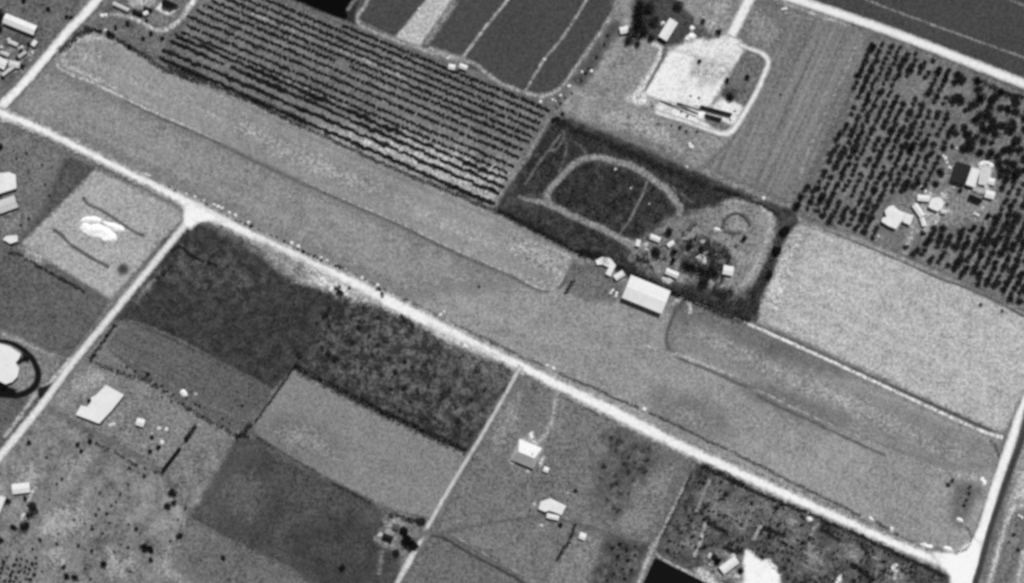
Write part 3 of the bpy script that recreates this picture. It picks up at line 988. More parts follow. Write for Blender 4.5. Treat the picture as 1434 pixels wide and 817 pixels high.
# --- south-west plots
area('field', [(-60, 176), (0, 172), (60, 200), (128, 236), (80, 292), (30, 342), (0, 336), (-60, 330)], 114, soft=1.5, rag=1.2, big=.25, mid=.35)
area('field', [(92, 224), (128, 236), (84, 290), (32, 342), (24, 330), (66, 290)], 88, soft=3, rag=2)
area('field', [(-30, 300), (30, 290), (58, 282), (40, 310), (25, 335), (-30, 325)], 128, soft=6, rag=5)
area('field', [(134, 238), (250, 292), (256, 306), (156, 420), (30, 342)], 164, soft=1, rag=.8, big=.1, mid=.18, fine=.36)
area('field', [(-60, 338), (0, 346), (36, 354), (90, 384), (152, 422), (104, 488), (60, 492), (0, 466), (-60, 460)], 96, soft=1.5, rag=1.5, mid=.35, big=.2)
area('field', [(-60, 462), (0, 458), (62, 492), (100, 492), (60, 556), (10, 620), (-60, 640)], 118, soft=3, rag=2, mid=.4)
area('field', [(-60, 560), (58, 560), (30, 596), (0, 630), (-60, 640)], 96, soft=2, rag=2, mid=.35)
area('scrub_ground', [(282, 312), (330, 340), (400, 388), (450, 404), (500, 420), (570, 446), (650, 482), (724, 524), (690, 578), (655, 628), (540, 580), (415, 514), (380, 546), (160, 446), (176, 430), (222, 374), (268, 312)], 64, soft=2, rag=3, big=.2, mid=.35, fine=.5, clump=.3)
area('scrub_ground', [(450, 430), (520, 420), (600, 456), (700, 510), (724, 524), (655, 626), (560, 584), (470, 540), (430, 510)], 86, soft=10, rag=8, big=.3, mid=.5, clump=.55)
area('scrub_ground', [(240, 345), (330, 350), (380, 390), (340, 430), (260, 410), (216, 385)], 80, soft=10, rag=9, mid=.6, clump=.4)
area('scrub_ground', [(620, 478), (690, 506), (724, 524), (700, 540), (650, 520)], 112, soft=5, rag=6, mid=.6)
area('field', [(160, 448), (178, 448), (250, 480), (380, 544), (358, 612), (330, 604), (240, 566), (152, 486)], 96, soft=1, rag=1, big=.12, mid=.2, stripe=(ROW, 3, .25))
strip('dirt_path', [(186, 450), (162, 462), (153, 482), (168, 496), (210, 520), (255, 548), (300, 570), (345, 590)], 3, 122, soft=1.2, rag=1)
strip('dirt_path', [(186, 450), (250, 476), (310, 508), (375, 542)], 3, 108, soft=1.5, rag=1)
area('field', [(118, 508), (160, 512), (232, 545), (300, 590), (352, 612), (330, 626), (280, 640), (232, 660), (160, 618), (66, 570), (80, 550)], 128, soft=2, rag=2, mid=.3)
area('field', [(118, 512), (160, 518), (176, 530), (150, 538), (118, 560), (96, 574), (72, 566)], 146, soft=4, rag=3)
area('field', [(-60, 640), (10, 630), (62, 572), (130, 608), (228, 664), (270, 715), (244, 770), (230, 817), (200, 880), (-60, 880)], 124, soft=2, rag=2, big=.5, mid=.6, fine=.4)
for q in ([(60, 715), (110, 705), (130, 730), (90, 760), (55, 750)], [(20, 650), (60, 655), (60, 680), (30, 690)], [(90, 640), (130, 640), (120, 665), (90, 665)], [(150, 770), (190, 780), (190, 810), (150, 805)], [(60, 770), (90, 760), (100, 790), (70, 800)]):
    area('field', q, 150, soft=6, rag=6, mid=.6, smooth=True)
area('field', [(230, 660), (300, 620), (335, 622), (320, 660), (290, 720), (262, 716)], 122, soft=3, rag=4, mid=.6)
area('field', [(330, 618), (362, 616), (440, 664), (540, 716), (546, 745), (560, 800), (540, 880), (450, 880), (420, 800), (350, 766), (272, 722), (300, 676)], 79, soft=3, rag=3, big=.35, mid=.45)
area('field', [(300, 690), (345, 650), (380, 690), (350, 740)], 92, soft=8, rag=6, smooth=True)
area('field', [(420, 760), (500, 740), (540, 780), (480, 817)], 72, soft=9, rag=6, smooth=True)
area('field', [(258, 728), (300, 742), (360, 772), (430, 812), (470, 880), (220, 880), (236, 790)], 106, soft=1.5, rag=1.5, big=.2, mid=.35)
area('yard', [(234, 762), (246, 748), (238, 780), (250, 806), (275, 817), (230, 812), (214, 790)], 150, soft=4, rag=3)
area('field', [(412, 514), (430, 520), (540, 580), (656, 634), (630, 680), (602, 726), (545, 712), (480, 680), (400, 636), (358, 606), (356, 594), (370, 570)], 131, soft=.8, rag=.7, big=.1, mid=.16, fine=.36, stripe=(ROW, 4, .08))
area('field', [(365, 590), (450, 600), (480, 650), (400, 632)], 138, soft=8, rag=4)
# --- south-centre plots
area('field', [(728, 524), (790, 552), (960, 632), (974, 642), (908, 766), (860, 748), (760, 720), (610, 746), (640, 680), (690, 590)], 116, soft=1.5, rag=1, big=.2, mid=.35)
area('field', [(606, 748), (640, 756), (720, 800), (760, 880), (520, 880), (560, 817)], 108, soft=2, rag=1.5, big=.15, mid=.25)
area('field', [(700, 560), (730, 548), (740, 590), (700, 640), (680, 620)], 138, soft=6, rag=5)
area('field', [(832, 690), (900, 650), (960, 640), (914, 760), (850, 745)], 126, soft=6, rag=4, stripe=(CROSS, 6, .25))
area('field', [(800, 748), (850, 752), (820, 840), (770, 880), (740, 860)], 124, soft=3, rag=3, stripe=(CROSS, 5, .35))
area('scrub_ground', [(852, 752), (905, 768), (884, 817), (860, 870), (820, 860)], 84, soft=3, rag=3, mid=.6, clump=.35)
area('yard', [(726, 612), (745, 604), (762, 618), (760, 640), (748, 650), (722, 645)], 150, soft=3, rag=3)
strip('ditch_ground', [(604, 750), (622, 754), (660, 776), (720, 808), (760, 832)], [1.5, 2.5, 2.6, 3, 2.5], 66, soft=.7, rag=.6)
strip('ditch_ground', [(640, 752), (670, 768), (700, 786)], 2, 80, soft=.8, rag=.8)
strip('dirt_path', [(634, 748), (660, 764), (700, 788), (730, 804)], 3, 140, soft=.9, rag=.8)
strip('dirt_path', [(782, 540), (779, 556), (774, 584), (768, 600), (760, 614), (750, 620)], [8, 5, 5, 5.5, 5, 4], 166, soft=1.4, rag=1.2)
strip('dirt_path', [(745, 604), (744, 612), (752, 624)], 4, 190, soft=1.2, rag=1)
strip('dirt_path', [(978, 640), (972, 652), (950, 696), (928, 742), (914, 768), (904, 790), (894, 817)], [4, 3.6, 3.4, 3.4, 6, 6, 6], 160, soft=.8, rag=.7)
# --- SE nursery
area('nursery_ground', [(974, 644), (1000, 650), (1100, 700), (1250, 770), (1330, 806), (1320, 880), (980, 880), (990, 812), (918, 776), (946, 716)], 88, soft=1, rag=1, big=.3, mid=.55, fine=.4, clump=.35)
for q in ([(1004, 700), (1040, 690), (1060, 730), (1040, 756), (1010, 730)], [(1050, 690), (1110, 700), (1130, 740), (1080, 730)], [(1090, 745), (1120, 752), (1114, 790), (1090, 780)], [(960, 740), (980, 730), (972, 770), (945, 772)]):
    area('nursery_ground', q, 122, soft=5, rag=5, mid=.7)
for q in ([(1130, 760), (1160, 770), (1150, 800), (1120, 790)], [(1180, 760), (1210, 775), (1205, 790), (1170, 780)], [(1240, 790), (1280, 800), (1270, 817), (1230, 810)], [(985, 690), (1004, 684), (1010, 720), (990, 724)], [(1020, 700), (1050, 700), (1070, 715), (1040, 720)], [(1090, 715), (1120, 722), (1118, 742), (1085, 735)]):
    area('nursery_ground', q, 128, soft=4, rag=4, mid=.8)
for q in ([(850, 612), (880, 606), (908, 626), (906, 660), (884, 672), (862, 640)], [(842, 650), (872, 662), (880, 700), (860, 720), (844, 690)]):
    area('field', q, 94, soft=6, rag=7, mid=.8)
for q, wdt, tn in (([(993, 671), (984, 694), (974, 718)], 3.6, 150), ([(988, 732), (982, 752), (972, 780)], 4, 172), ([(1069, 730), (1062, 742), (1054, 756)], 3.4, 158), ([(1003, 668), (1024, 678), (1048, 690)], 3, 124), ([(1028, 690), (1026, 704), (1062, 716)], 2.6, 124),
                   ([(1146, 732), (1140, 738), (1135, 750)], 4, 140), ([(1188, 762), (1204, 772), (1232, 784)], 3, 140), ([(1230, 786), (1226, 804)], 3, 140), ([(1178, 805), (1172, 817), (1166, 840)], 6, 215), ([(1252, 794), (1252, 812)], 4, 170),
                   ([(1120, 788), (1145, 800)], 3, 130), ([(1108, 806), (1130, 800), (1150, 817)], 3, 116)):
    strip('dirt_path', q, wdt, tn, soft=1, rag=.9)
strip('dirt_path', [(908, 766), (930, 784), (960, 800), (985, 812), (1010, 830)], [4, 4, 5, 6, 6], 170, soft=.8, rag=.7)
area('driveway_ground', [(972, 796), (984, 794), (1006, 808), (1020, 826), (1000, 830), (978, 810)], 186, soft=1, rag=.8)
area('yard', [(1042, 770), (1053, 774), (1066, 784), (1079, 784), (1092, 805), (1089, 840), (1020, 840), (1033, 815), (1040, 796)], 240, soft=.9, rag=1.2, mid=.08, fine=.12, big=.05)
area('yard', [(985, 770), (1030, 772), (1042, 800), (1034, 822), (1005, 812), (985, 790)], 128, soft=2, rag=2, mid=.7, clump=.35)

# --- roads
strip('gravel_road', [(160, -40), (136, 0), (118, 22), (98, 42), (78, 66), (56, 92), (30, 122), (10, 142), (0, 154), (-12, 166)], [15, 14, 13, 13, 13, 13, 13, 14, 16, 16], 229, soft=.7, rag=.75, rut=.32, mid=.06, fine=.12, big=.05)
strip('gravel_road', [(270, 300), (262, 312), (230, 352), (184, 408), (150, 450), (104, 506), (60, 566), (20, 616), (-10, 652), (-40, 690)], [14, 11, 10.5, 10.5, 10.5, 11, 11.5, 12, 12, 12], 214, soft=.7, rag=.75, rut=.32, mid=.06, fine=.15, big=.06)
strip('dirt_path', [(160, 424), (132, 458), (108, 490)], 2.4, 128, soft=.8, rag=.6)
strip('dirt_path', [(100, 502), (84, 520), (70, 536), (58, 543)], 4, 186, soft=.8, rag=.7)
strip('dirt_path', [(54, 548), (40, 568), (20, 596), (6, 612)], 5, 166, soft=1, rag=.8)
strip('dirt_path', [(-10, 468), (10, 470), (34, 480), (60, 494), (75, 500)], 5, 158, soft=2, rag=1.5)
MAIN = [(-30, 146), (0, 158), (50, 178), (100, 202), (160, 232), (220, 262), (270, 288), (300, 303), (350, 328), (400, 352), (450, 376), (500, 400), (560, 430), (620, 460), (680, 490), (720, 508), (760, 528), (800, 548), (850, 572), (900, 598), (960, 628), (1030, 660), (1100, 692), (1180, 728), (1250, 760), (1310, 784), (1352, 800)]
strip('verge_ground', MAIN, [14, 16, 16, 15, 15, 16, 20, 19, 18, 20, 22, 24, 25, 24, 21, 19, 19, 20, 22, 22, 20, 19, 18, 17, 17, 18, 22], 160, soft=1.6, rag=3, mid=.7, fine=.5)
strip('gravel_road', MAIN, [10, 12, 12, 11, 11, 12, 16, 15, 13, 14, 15, 17, 18, 17, 15, 14, 14, 15, 17, 17, 15, 14, 14, 13, 13, 14, 20], 228, soft=1.1, rag=2.2, rut=.32, mid=.08, fine=.12, big=.06)
area('gravel_road', [(258, 288), (270, 282), (300, 300), (318, 312), (290, 310), (276, 312), (268, 322), (258, 316)], 232, soft=1, rag=.8, mid=.1, fine=.15, big=.05)
area('verge_ground', [(360, 336), (420, 366), (480, 396), (530, 424), (500, 422), (460, 406), (430, 396), (400, 384), (376, 356)], 190, soft=2.5, rag=2.5, mid=.5)
area('verge_ground', [(372, 346), (420, 372), (432, 390), (408, 386), (380, 368)], 150, soft=2.5, rag=2.5, mid=.5)
area('verge_ground', [(600, 456), (660, 484), (700, 502), (670, 494), (620, 474)], 200, soft=2, rag=2)
strip('verge_ground', [(228, 378), (216, 392), (200, 410), (190, 424)], 6, 120, soft=2, rag=2, mid=.6)
strip('gravel_road', [(730, 512), (721, 528), (700, 566), (671, 616), (650, 650), (620, 700), (600, 736), (582, 770), (572, 788), (556, 817), (530, 860)], [8, 6, 5.4, 6, 6.2, 6.4, 6.4, 7, 10, 7, 6.5], 206, soft=.6, rag=.5, rut=.32, mid=.1, fine=.15)
strip('gravel_road', [(1470, 480), (1432, 566), (1416, 616), (1394, 680), (1376, 740), (1354, 794), (1344, 830), (1330, 880)], [6, 10, 14, 15, 17, 20, 22, 22], 238, soft=.8, rag=.6, rut=.32, mid=.06, fine=.1, big=.05)
area('gravel_road', [(1300, 774), (1340, 772), (1362, 752), (1374, 760), (1362, 840), (1330, 830), (1330, 806)], 240, soft=1, rag=.8, mid=.06, fine=.1)
area('verge_ground', [(1424, 640), (1440, 600), (1500, 560), (1500, 880), (1370, 880), (1384, 800), (1404, 722)], 150, soft=2, rag=1.5, mid=.35)
area('verge_ground', [(1412, 730), (1424, 708), (1434, 720), (1434, 760), (1400, 840), (1386, 830)], 118, soft=3, rag=3, mid=.35)
area('verge_ground', [(1424, 660), (1440, 652), (1440, 700), (1420, 700), (1412, 712)], 178, soft=3, rag=2)
strip('dirt_path', [(1434, 770), (1430, 790), (1424, 817)], 5, 190, soft=1.5, rag=1.2)
strip('dirt_path', [(1380, 830), (1396, 776), (1408, 734), (1418, 712), (1436, 706)], [6, 5, 5, 6, 7], 190, soft=1.5, rag=1)
strip('asphalt_road', [(1480, 480), (1442, 576), (1431, 612), (1417, 650), (1403, 690), (1386, 742), (1373, 790), (1364, 820), (1348, 880)], 9, 84, soft=.4, rag=.3, mid=.15, fine=.25, big=.1)
strip('asphalt_road', [(1480, 480), (1442, 576), (1431, 612), (1417, 650), (1403, 690), (1386, 742), (1373, 790), (1364, 820), (1348, 880)], 2.4, 66, soft=1, rag=.6)
# plot with white heaps: curved ditches and a scorched round patch
strip('ditch_ground', [(117, 276), (124, 286), (138, 292), (152, 300), (170, 312), (190, 325), (203, 330)], [4, 2.8, 2.2, 3, 2.2, 2.2, 4], 92, soft=.9, rag=.5)
strip('ditch_ground', [(75, 321), (86, 328), (98, 341), (116, 353), (136, 365), (154, 374)], [3, 3.6, 2.6, 3, 3, 3], 88, soft=.9, rag=.5)
area('scorched_ground', [(166, 376), (172, 370), (179, 374), (178, 382), (170, 383)], 78, soft=1.5, rag=.6, smooth=True)
area('field', [(36, 352), (50, 345), (62, 356), (58, 366), (44, 362)], 172, soft=4, rag=4)
# asphalt ring drive at the west edge
RING = [(-12, 477), (4, 477.5), (18, 481), (34, 490), (47, 504), (54, 520), (53, 534), (44, 546), (28, 553), (10, 553.5), (-12, 550)]
area('lawn', [(-20, 480), (16, 484), (40, 498), (52, 520), (46, 542), (24, 552), (-20, 548)], 128, soft=1, rag=.6)
strip('driveway_asphalt', RING, [5, 5, 5.5, 7, 7.5, 8, 8, 8, 7.5, 7, 7], 26, soft=.5, rag=.3, mid=.15, fine=.2)
area('driveway_asphalt', [(55, 543), (62, 541), (74, 537), (66, 548), (57, 560), (54, 552)], 34, soft=.5, rag=.4)
area('driveway_asphalt', [(30, 492), (42, 502), (40, 508), (34, 506), (26, 512), (27, 506), (33, 500)], 24, soft=.5, rag=.3)
area('driveway_asphalt', [(-4, 534), (6, 534), (10, 541), (24, 546), (22, 552), (-4, 554)], 22, soft=.5, rag=.4)
# thin light or dark marks of use
strip('dirt_path', [(262, 716), (252, 760), (240, 800)], 2, 146, soft=1, rag=1)
strip('dirt_path', [(74, 558), (95, 552), (120, 546)], 4, 150, soft=2, rag=1.5)
strip('dirt_path', [(600, 742), (575, 760), (560, 756)], 4, 110, soft=1.5, rag=1)
strip('dirt_path', [(535, 770), (533, 790), (530, 805)], 5, 118, soft=2, rag=1.5)
area('yard', [(538, 714), (544, 728), (550, 722), (566, 724), (568, 738), (556, 748), (554, 770), (536, 766), (526, 752), (536, 740)], 140, soft=2, rag=2, mid=.5)

# ================================================================== the hangar and what stands by it
gable_house('hangar', 'large pale grey metal hangar with low pitched roof beside the grass airstrip', 'hangar', (904, 412.5), 58, 32.5, (52.3, 21.3), 5.6, 1.2, 226, 150, over=.5, rib=(0, 1.1, .04), big_door=True, roof_var=.07)
poly_house('shed', 'white L-shaped shed northwest of the large hangar', 'shed', [(834.5, 365), (843, 361), (854, 362.5), (861.5, 372), (854, 386.5), (848.5, 383.5), (853, 374.5), (843.5, 370), (836, 370.5)], 2.8, 240, 160)
gable_house('shed', 'small white oblong shed between the L-shaped shed and the hangar', 'shed', (867, 386), 14, 7.5, (1, -.62), 2.6, .7, 238, 150, over=.25)
car0 = car_proto(236, 'white car parked beside the west end of the hangar')
car0.location = at(856.5, 408.5)
car0.rotation_euler = (0, 0, .9)
c = copy_tree(car0)
c.location = at(862.8, 412.8)
c.rotation_euler = (0, 0, 1.35)
c['label'] = 'second white car, parked closer to the hangar wall'
dark0 = car_proto(38, 'dark car in the row of four parked by the runway end', 'row of four dark cars')
for i, q in enumerate([(793.2, 409.2), (796, 404), (799.4, 399.4), (802.2, 394.2)]):
    c = dark0 if i == 0 else copy_tree(dark0)
    c.location = at(*q)
    c.rotation_euler = (0, 0, .42 + random.uniform(-.08, .08))
dc = copy_tree(dark0)
dc.location = at(1404, 687)
dc.rotation_euler = (0, 0, math.atan2(40, 15))
dc['label'] = 'dark car driving on the asphalt road'
del dc['group']
wc = copy_tree(car0)
wc.location = at(1428, 723)
wc.rotation_euler = (0, 0, -.6)
wc['label'] = 'white car standing in the drive east of the asphalt road'
wc = copy_tree(car0)
wc.location = at(1367, 300.5)
wc.rotation_euler = (0, 0, -.45)
wc['label'] = 'white car parked south of the black shed in the orchard clearing'
wc = copy_tree(car0)
wc.location = at(1098, 13)
wc.rotation_euler = (0, 0, .2)
wc['label'] = 'lone white car on the mown grass below the broad white road'

# ================================================================== dump and oval
gable_house('shed', 'white roofed shed near the hedge behind the hangar', 'shed', (940.5, 383), 18, 8, (1, .42), 2.6, .8, 242, 140, over=.2)
gable_house('shed', 'white roofed shed at the west entrance of the dump', 'shed', (917, 334), 14, 7, (1, .4), 2.4, .7, 242, 140, over=.2)
gable_house('shed', 'square white shed at the east end of the dump hedge', 'shed', (1019, 379), 14, 12, (1, .2), 2.8, .6, 240, 140, over=.2)
gable_house('shed', 'narrow white shed standing upright on the west side of the dump', 'shed', (893, 340.5), 9, 6, (-.25, 1), 2.3, .6, 236, 140, over=.15)
gable_house('shed', 'slanting white shed between dark shrubs in the dump', 'shed', (939, 342), 10, 6, (1, -.7), 2.3, .6, 234, 140, over=.15)
mound('rubble_pile', [(926, 390), (936, 389), (943, 394), (938, 397), (928, 395)], .9, 190, 'flat pale rubble pile beside the white shed behind the hangar', 'rubble pile')
mound('rubble_pile', [(974, 361), (981, 357), (988, 361), (988, 370), (982, 371), (977, 366)], 1.6, 196, 'tall grey-white heap in the middle of the dump', 'rubble pile')
mound('rubble_pile', [(1000, 319), (1009, 320), (1009, 324), (1001, 323)], .9, 226, 'small white heap under the curved bank', 'rubble pile')
mound('rubble_pile', [(903, 340), (907, 340), (907, 346), (902, 345)], .8, 190, 'little pale heap next to the narrow upright shed', 'rubble pile')
mound('rubble_pile', [(960, 322), (968, 312), (976, 310), (976, 315), (966, 324)], 1.5, 84, 'long dark slanting heap north of the dump', 'spoil heap')
mound('earth_bank', [(1010, 320), (1012, 308), (1020, 300), (1032, 297), (1044, 301), (1051, 310), (1050, 318), (1046, 312), (1040, 304), (1031, 301), (1022, 304), (1016, 311), (1014, 320)], 1.3, 88, 'horseshoe-shaped earth bank in the corner of the dump', 'earth bank', soft=1.5)
mound('rubble_pile', [(1012, 323), (1028, 322), (1040, 326), (1026, 330)], 1.0, 92, 'low dark heap inside the horseshoe bank', 'spoil heap')
for q in [(1003, 336), (990, 332), (1020, 346), (968, 352), (1005, 358), (995, 366), (1014, 360), (972, 340), (960, 356), (990, 345), (962, 338), (1018, 334), (1000, 350)]:
    a = random.uniform(2.5, 5)
    mound('rubble_pile', [(q[0] - a, q[1] - 1), (q[0], q[1] - a * .6), (q[0] + a, q[1] + 1), (q[0], q[1] + a * .7)], random.uniform(.7, 1.6), random.choice([100, 150, 130, 175, 95]), 'small jumbled heap of waste in the middle of the dump', 'waste heap', group='waste heaps in the dump')
big_tree(937, 325, 3.4, 5, 'dark tree on the north rim of the dump drive')
big_tree(944, 352, 2.8, 6, 'tall dark tree between the two drives of the dump')
big_tree(942, 364, 2.2, 5, 'black tree just below the tall dark tree of the dump', lm='black')
big_tree(918, 353, 4.6, 5, 'broad dull round tree in the west of the dump', lm='mid')
hedge([(891, 361), (897, 364), (905, 367), (910, 366)], 3.5, 3.0, 'short curved dark hedge near the narrow white shed', 'dark')
hedge([(953, 369), (965, 376), (980, 381), (995, 383), (1006, 387)], 4.5, 4.2, 'black hedge running through the middle of the dump', 'black', dens=4)
hedge([(978, 376), (990, 376), (1004, 380)], 4.5, 3.0, 'dull green hedge above the black dump hedge', 'mid')
big_tree(984.5, 395, 4.6, 4.5, 'rounded dark tree below the black dump hedge', lm='grove')
hedge([(999, 402), (1010, 406), (1020, 409), (1027, 406)], 6.5, 3.6, 'wide dark thicket by the south corner of the dump', 'grove')
big_tree(1042, 334, 2.6, 4, 'single dark tree inside the loop of the dump drive')
big_tree(982, 348, 2.6, 3.6, 'dark tree among the waste heaps')
big_tree(965, 345, 2.4, 3.2, 'smaller dark tree west of the waste heaps')
big_tree(1098, 324, 4.5, 5, 'dark tree at the top corner of the bright field', lm='dark')
big_tree(1088, 350, 4.2, 5, 'dark tree halfway down the west side of the bright field', lm='dark')
big_tree(1076, 384, 3.6, 4.5, 'dull tree low on the west side of the bright field', lm='grove')
hedge([(692, 292), (705, 298), (740, 315), (770, 332), (800, 349), (815, 356)], 2.6, 2.8, 'ragged dark hedge between the oval and the runway', 'black', dens=3)
hedge([(812, 352), (828, 356), (836, 360), (850, 366)], 5, 3.0, 'dark thicket northwest of the L-shaped shed', 'dark')
hedge([(862, 372), (882, 384), (905, 393), (935, 408), (965, 420), (1000, 434)], 2.8, 3.2, 'long black hedge behind the hangar', 'black', dens=3.6)
hedge([(1000, 434), (1020, 440), (1038, 447), (1050, 446)], 3.2, 3, 'dark hedge at the lower corner of the bright field', 'black', dens=3)
hedge([(1090, 300), (1070, 288), (1040, 276), (1000, 262)], 2.5, 2.0, 'low dark hedge above the dump along the mown field', 'dark', gaps=.2)
hedge([(775, 168), (800, 178), (840, 196), (890, 218), (940, 240), (985, 258)], 4.0, 2.6, 'broad dark hedge north of the oval track', 'grove', dens=2)
scrub('undergrowth', [(776, 168), (880, 202), (1100, 300), (1060, 282), (960, 292), (936, 262), (900, 234), (830, 214), (800, 226), (765, 270), (730, 270), (742, 222)], 5200, 1.5, 'mid', .9, seed=3)
scrub('undergrowth', [(772, 270), (800, 238), (830, 226), (880, 238), (920, 262), (945, 290), (930, 306), (880, 336), (840, 316), (790, 292)], 3600, 1.2, 'mid', .8, seed=5)
scrub('undergrowth', [(724, 282), (766, 292), (830, 320), (880, 348), (930, 394), (1000, 420), (1040, 424), (1070, 370), (1090, 320), (1104, 330), (1060, 446), (1000, 432), (860, 378), (800, 348), (696, 296)], 5200, 1.6, 'mid', .9, seed=8)
scrub('undergrowth', [(772, 270), (800, 238), (830, 226), (880, 238), (920, 262), (945, 290), (930, 306), (880, 336), (840, 316), (790, 292)], 1500, .9, 'scrub', .9, thr=.1, size=5, seed=51)
scrub('undergrowth', [(772, 270), (800, 238), (830, 226), (880, 238), (920, 262), (945, 290), (930, 306), (880, 336), (840, 316), (790, 292)], 1600, 1.8, 'black', 1.0, thr=0.16, size=5.4, seed=53)
scrub('undergrowth', [(724, 282), (766, 292), (830, 320), (880, 348), (930, 394), (1000, 420), (1040, 424), (1070, 370), (1090, 320), (1104, 330), (1060, 446), (1000, 432), (860, 378), (800, 348), (696, 296)], 1500, .9, 'scrub', .8, thr=.1, size=4, seed=55)
scrub('undergrowth', [(724, 282), (766, 292), (830, 320), (880, 348), (930, 394), (1000, 420), (1040, 424), (1070, 370), (1090, 320), (1104, 330), (1060, 446), (1000, 432), (860, 378), (800, 348), (696, 296)], 1500, 1.9, 'black', 1.0, thr=0.21, size=6.8, seed=57)
scrub('undergrowth', [(776, 168), (880, 202), (1100, 300), (1060, 282), (960, 292), (936, 262), (900, 234), (830, 214), (800, 226), (765, 270), (730, 270), (742, 222)], 1800, .9, 'scrub', .8, thr=.1, size=4, seed=59)
scrub('undergrowth', [(776, 168), (880, 202), (1100, 300), (1060, 282), (960, 292), (936, 262), (900, 234), (830, 214), (800, 226), (765, 270), (730, 270), (742, 222)], 1500, 1.9, 'black', 1.0, thr=0.21, size=6.8, seed=61)

D1 = [(955, 336), (985, 328), (1012, 338), (1030, 362), (1012, 398), (985, 392), (955, 374)]
scrub('undergrowth', D1, 900, 1.6, 'dark', 1.0, thr=.0, size=5.5, seed=71)
scrub('undergrowth', [(885, 350), (900, 332), (930, 318), (955, 306), (972, 330), (950, 372), (935, 392), (900, 376)], 700, 1.3, 'mid', .9, thr=.12, size=5, seed=73)
scrub('undergrowth', [(960, 398), (1000, 404), (1040, 412), (1058, 390), (1062, 440), (1040, 442), (1000, 428), (940, 404)], 900, 1.5, 'grove', .9, thr=.0, size=5, seed=75)

# ================================================================== works compound in the north
gable_house('house', 'long white roofed house on the dark lawn of the works compound', 'house', (935, 43), 29, 12.5, (-16, 26), 3.2, 1.0, 236, 150, over=.3)
gable_house('shed', 'small white shed at the west edge of the dark lawn', 'shed', (874, 43), 12, 9, (1, -.2), 2.6, .6, 226, 150, over=.2)
hedge([(879, 46), (886, 46), (893, 50), (897, 54)], 5, 5, 'black thicket next to the small white shed by the lawn', 'black', dens=4)
for q, r, h, t in (((897, 8), 4.5, 8, 'dark tree at the top of the compound lawn'), ((894, 20), 5, 8.5, 'black crowned tree on the west side of the compound lawn'), ((897, 32), 5.5, 8, 'spreading black tree above the small white shed'),
                   ((910, 12), 5, 6, 'dull tree north of the long white house'), ((903, 44), 4, 5, 'dark tree between the white shed and the long white house'), ((916, 30), 4.5, 5, 'dull tree close to the west wall of the long white house'),
                   ((912, 54), 3.4, 4, 'small dark tree at the foot of the long white house'), ((880, 58), 4, 4, 'dull tree south of the small white shed'), ((950, 8), 4.5, 5, 'pale tree in the north corner of the lawn'),
                   ((1006, 46), 3, 4, 'dark tree beside the compound entrance road'), ((984, 30), 2.4, 3, 'little dark tree on the pale ground east of the lawn'), ((1018, 113), 2.2, 3, 'dark bush at the edge of the inner lawn'),
                   ((1046, 108), 2.4, 3, 'dark bush in the middle of the inner lawn'), ((979, 86), 2.0, 2.4, 'dark bush growing on the white hardstanding'), ((1021, 136), 3.6, 3.4, 'wide dark bush low on the inner lawn'), ((894, 62), 3, 4, 'small dark tree at the top of the west lane')):
    big_tree(q[0], q[1], r, h, t, lm='mid' if 'dull' in t or 'pale' in t else ('black' if 'black' in t else 'dark'), n=500)
mound('rubble_pile', [(966, 36), (972, 36), (974, 42), (968, 45), (964, 41)], 1.4, 226, 'white heap north of the white hardstanding', 'gravel heap')
mound('rubble_pile', [(960, 52), (968, 46), (976, 50), (972, 56), (962, 59), (958, 57)], 1.6, 232, 'larger white heap at the corner of the white hardstanding', 'gravel heap')
mound('rubble_pile', [(925, 32), (930, 30), (931, 35), (926, 36)], .9, 210, 'small pale heap beside the long white house', 'gravel heap')
for i, (a, b, lab) in enumerate((((948, 145), (979, 156), 'long thin dark conveyor across the works yard'), ((924, 141.5), (976, 161), 'second thin conveyor reaching from the west lane to the yard'))):
    A, B = W(a), W(b)
    L = float(np.linalg.norm(B - A))
    e = tag(empty('conveyor', at(*a), math.atan2(B[1] - A[1], B[0] - A[0])), lab, 'conveyor')
    wd_ = .55 if i == 0 else .35
    z0, z1 = 1.2, 3.4
    m = MB()
    for s in (-1, 1):
        m.tube((0, s * wd_, z0), (L, s * wd_, z1), .14, .14, 6)
    for k in range(int(L / 1.5)):
        x = k * 1.5
        m.tube((x, -wd_, z0 + (z1 - z0) * x / L), (x, wd_, z0 + (z1 - z0) * x / L), .05, .05, 5)
    m.build('frame', solid('rusty_steel', 52), e)
    MB().add([(0, -wd_ * .9, z0 + .16), (L, -wd_ * .9, z1 + .16), (L, wd_ * .9, z1 + .16), (0, wd_ * .9, z0 + .16), (0, -wd_ * .9, z0 + .1), (L, -wd_ * .9, z1 + .1), (L, wd_ * .9, z1 + .1), (0, wd_ * .9, z0 + .1)],
             [(0, 1, 2, 3), (7, 6, 5, 4), (0, 4, 5, 1), (2, 6, 7, 3), (0, 3, 7, 4), (1, 5, 6, 2)]).build('belt', solid('rubber_belt', 34), e)
    for x in (.05, .5, .95):
        for s in (-1, 1):
            MB().tube((L * x, s * wd_ * 1.3, -.2), (L * x, s * wd_, z0 + (z1 - z0) * x), .08, .08, 6).build('leg', solid('rusty_steel', 52), e)
gable_house('shed', 'long narrow dark roofed shed beside the ring road of the works', 'shed', (1002, 156), 45, 4.2, (44, 11.5), 2.4, .5, 30, 60, over=.15, opens=False)
gable_house('shed', 'short dark roofed shed just below the long narrow one', 'shed', (998, 165), 24, 4, (22, 6), 2.2, .5, 34, 60, over=.15, opens=False)
mound('gravel_heap', [(978, 158), (986, 156), (988, 166), (982, 170), (976, 166)], 1.4, 242, 'white gravel heap between the dark sheds and the conveyors', 'gravel heap')
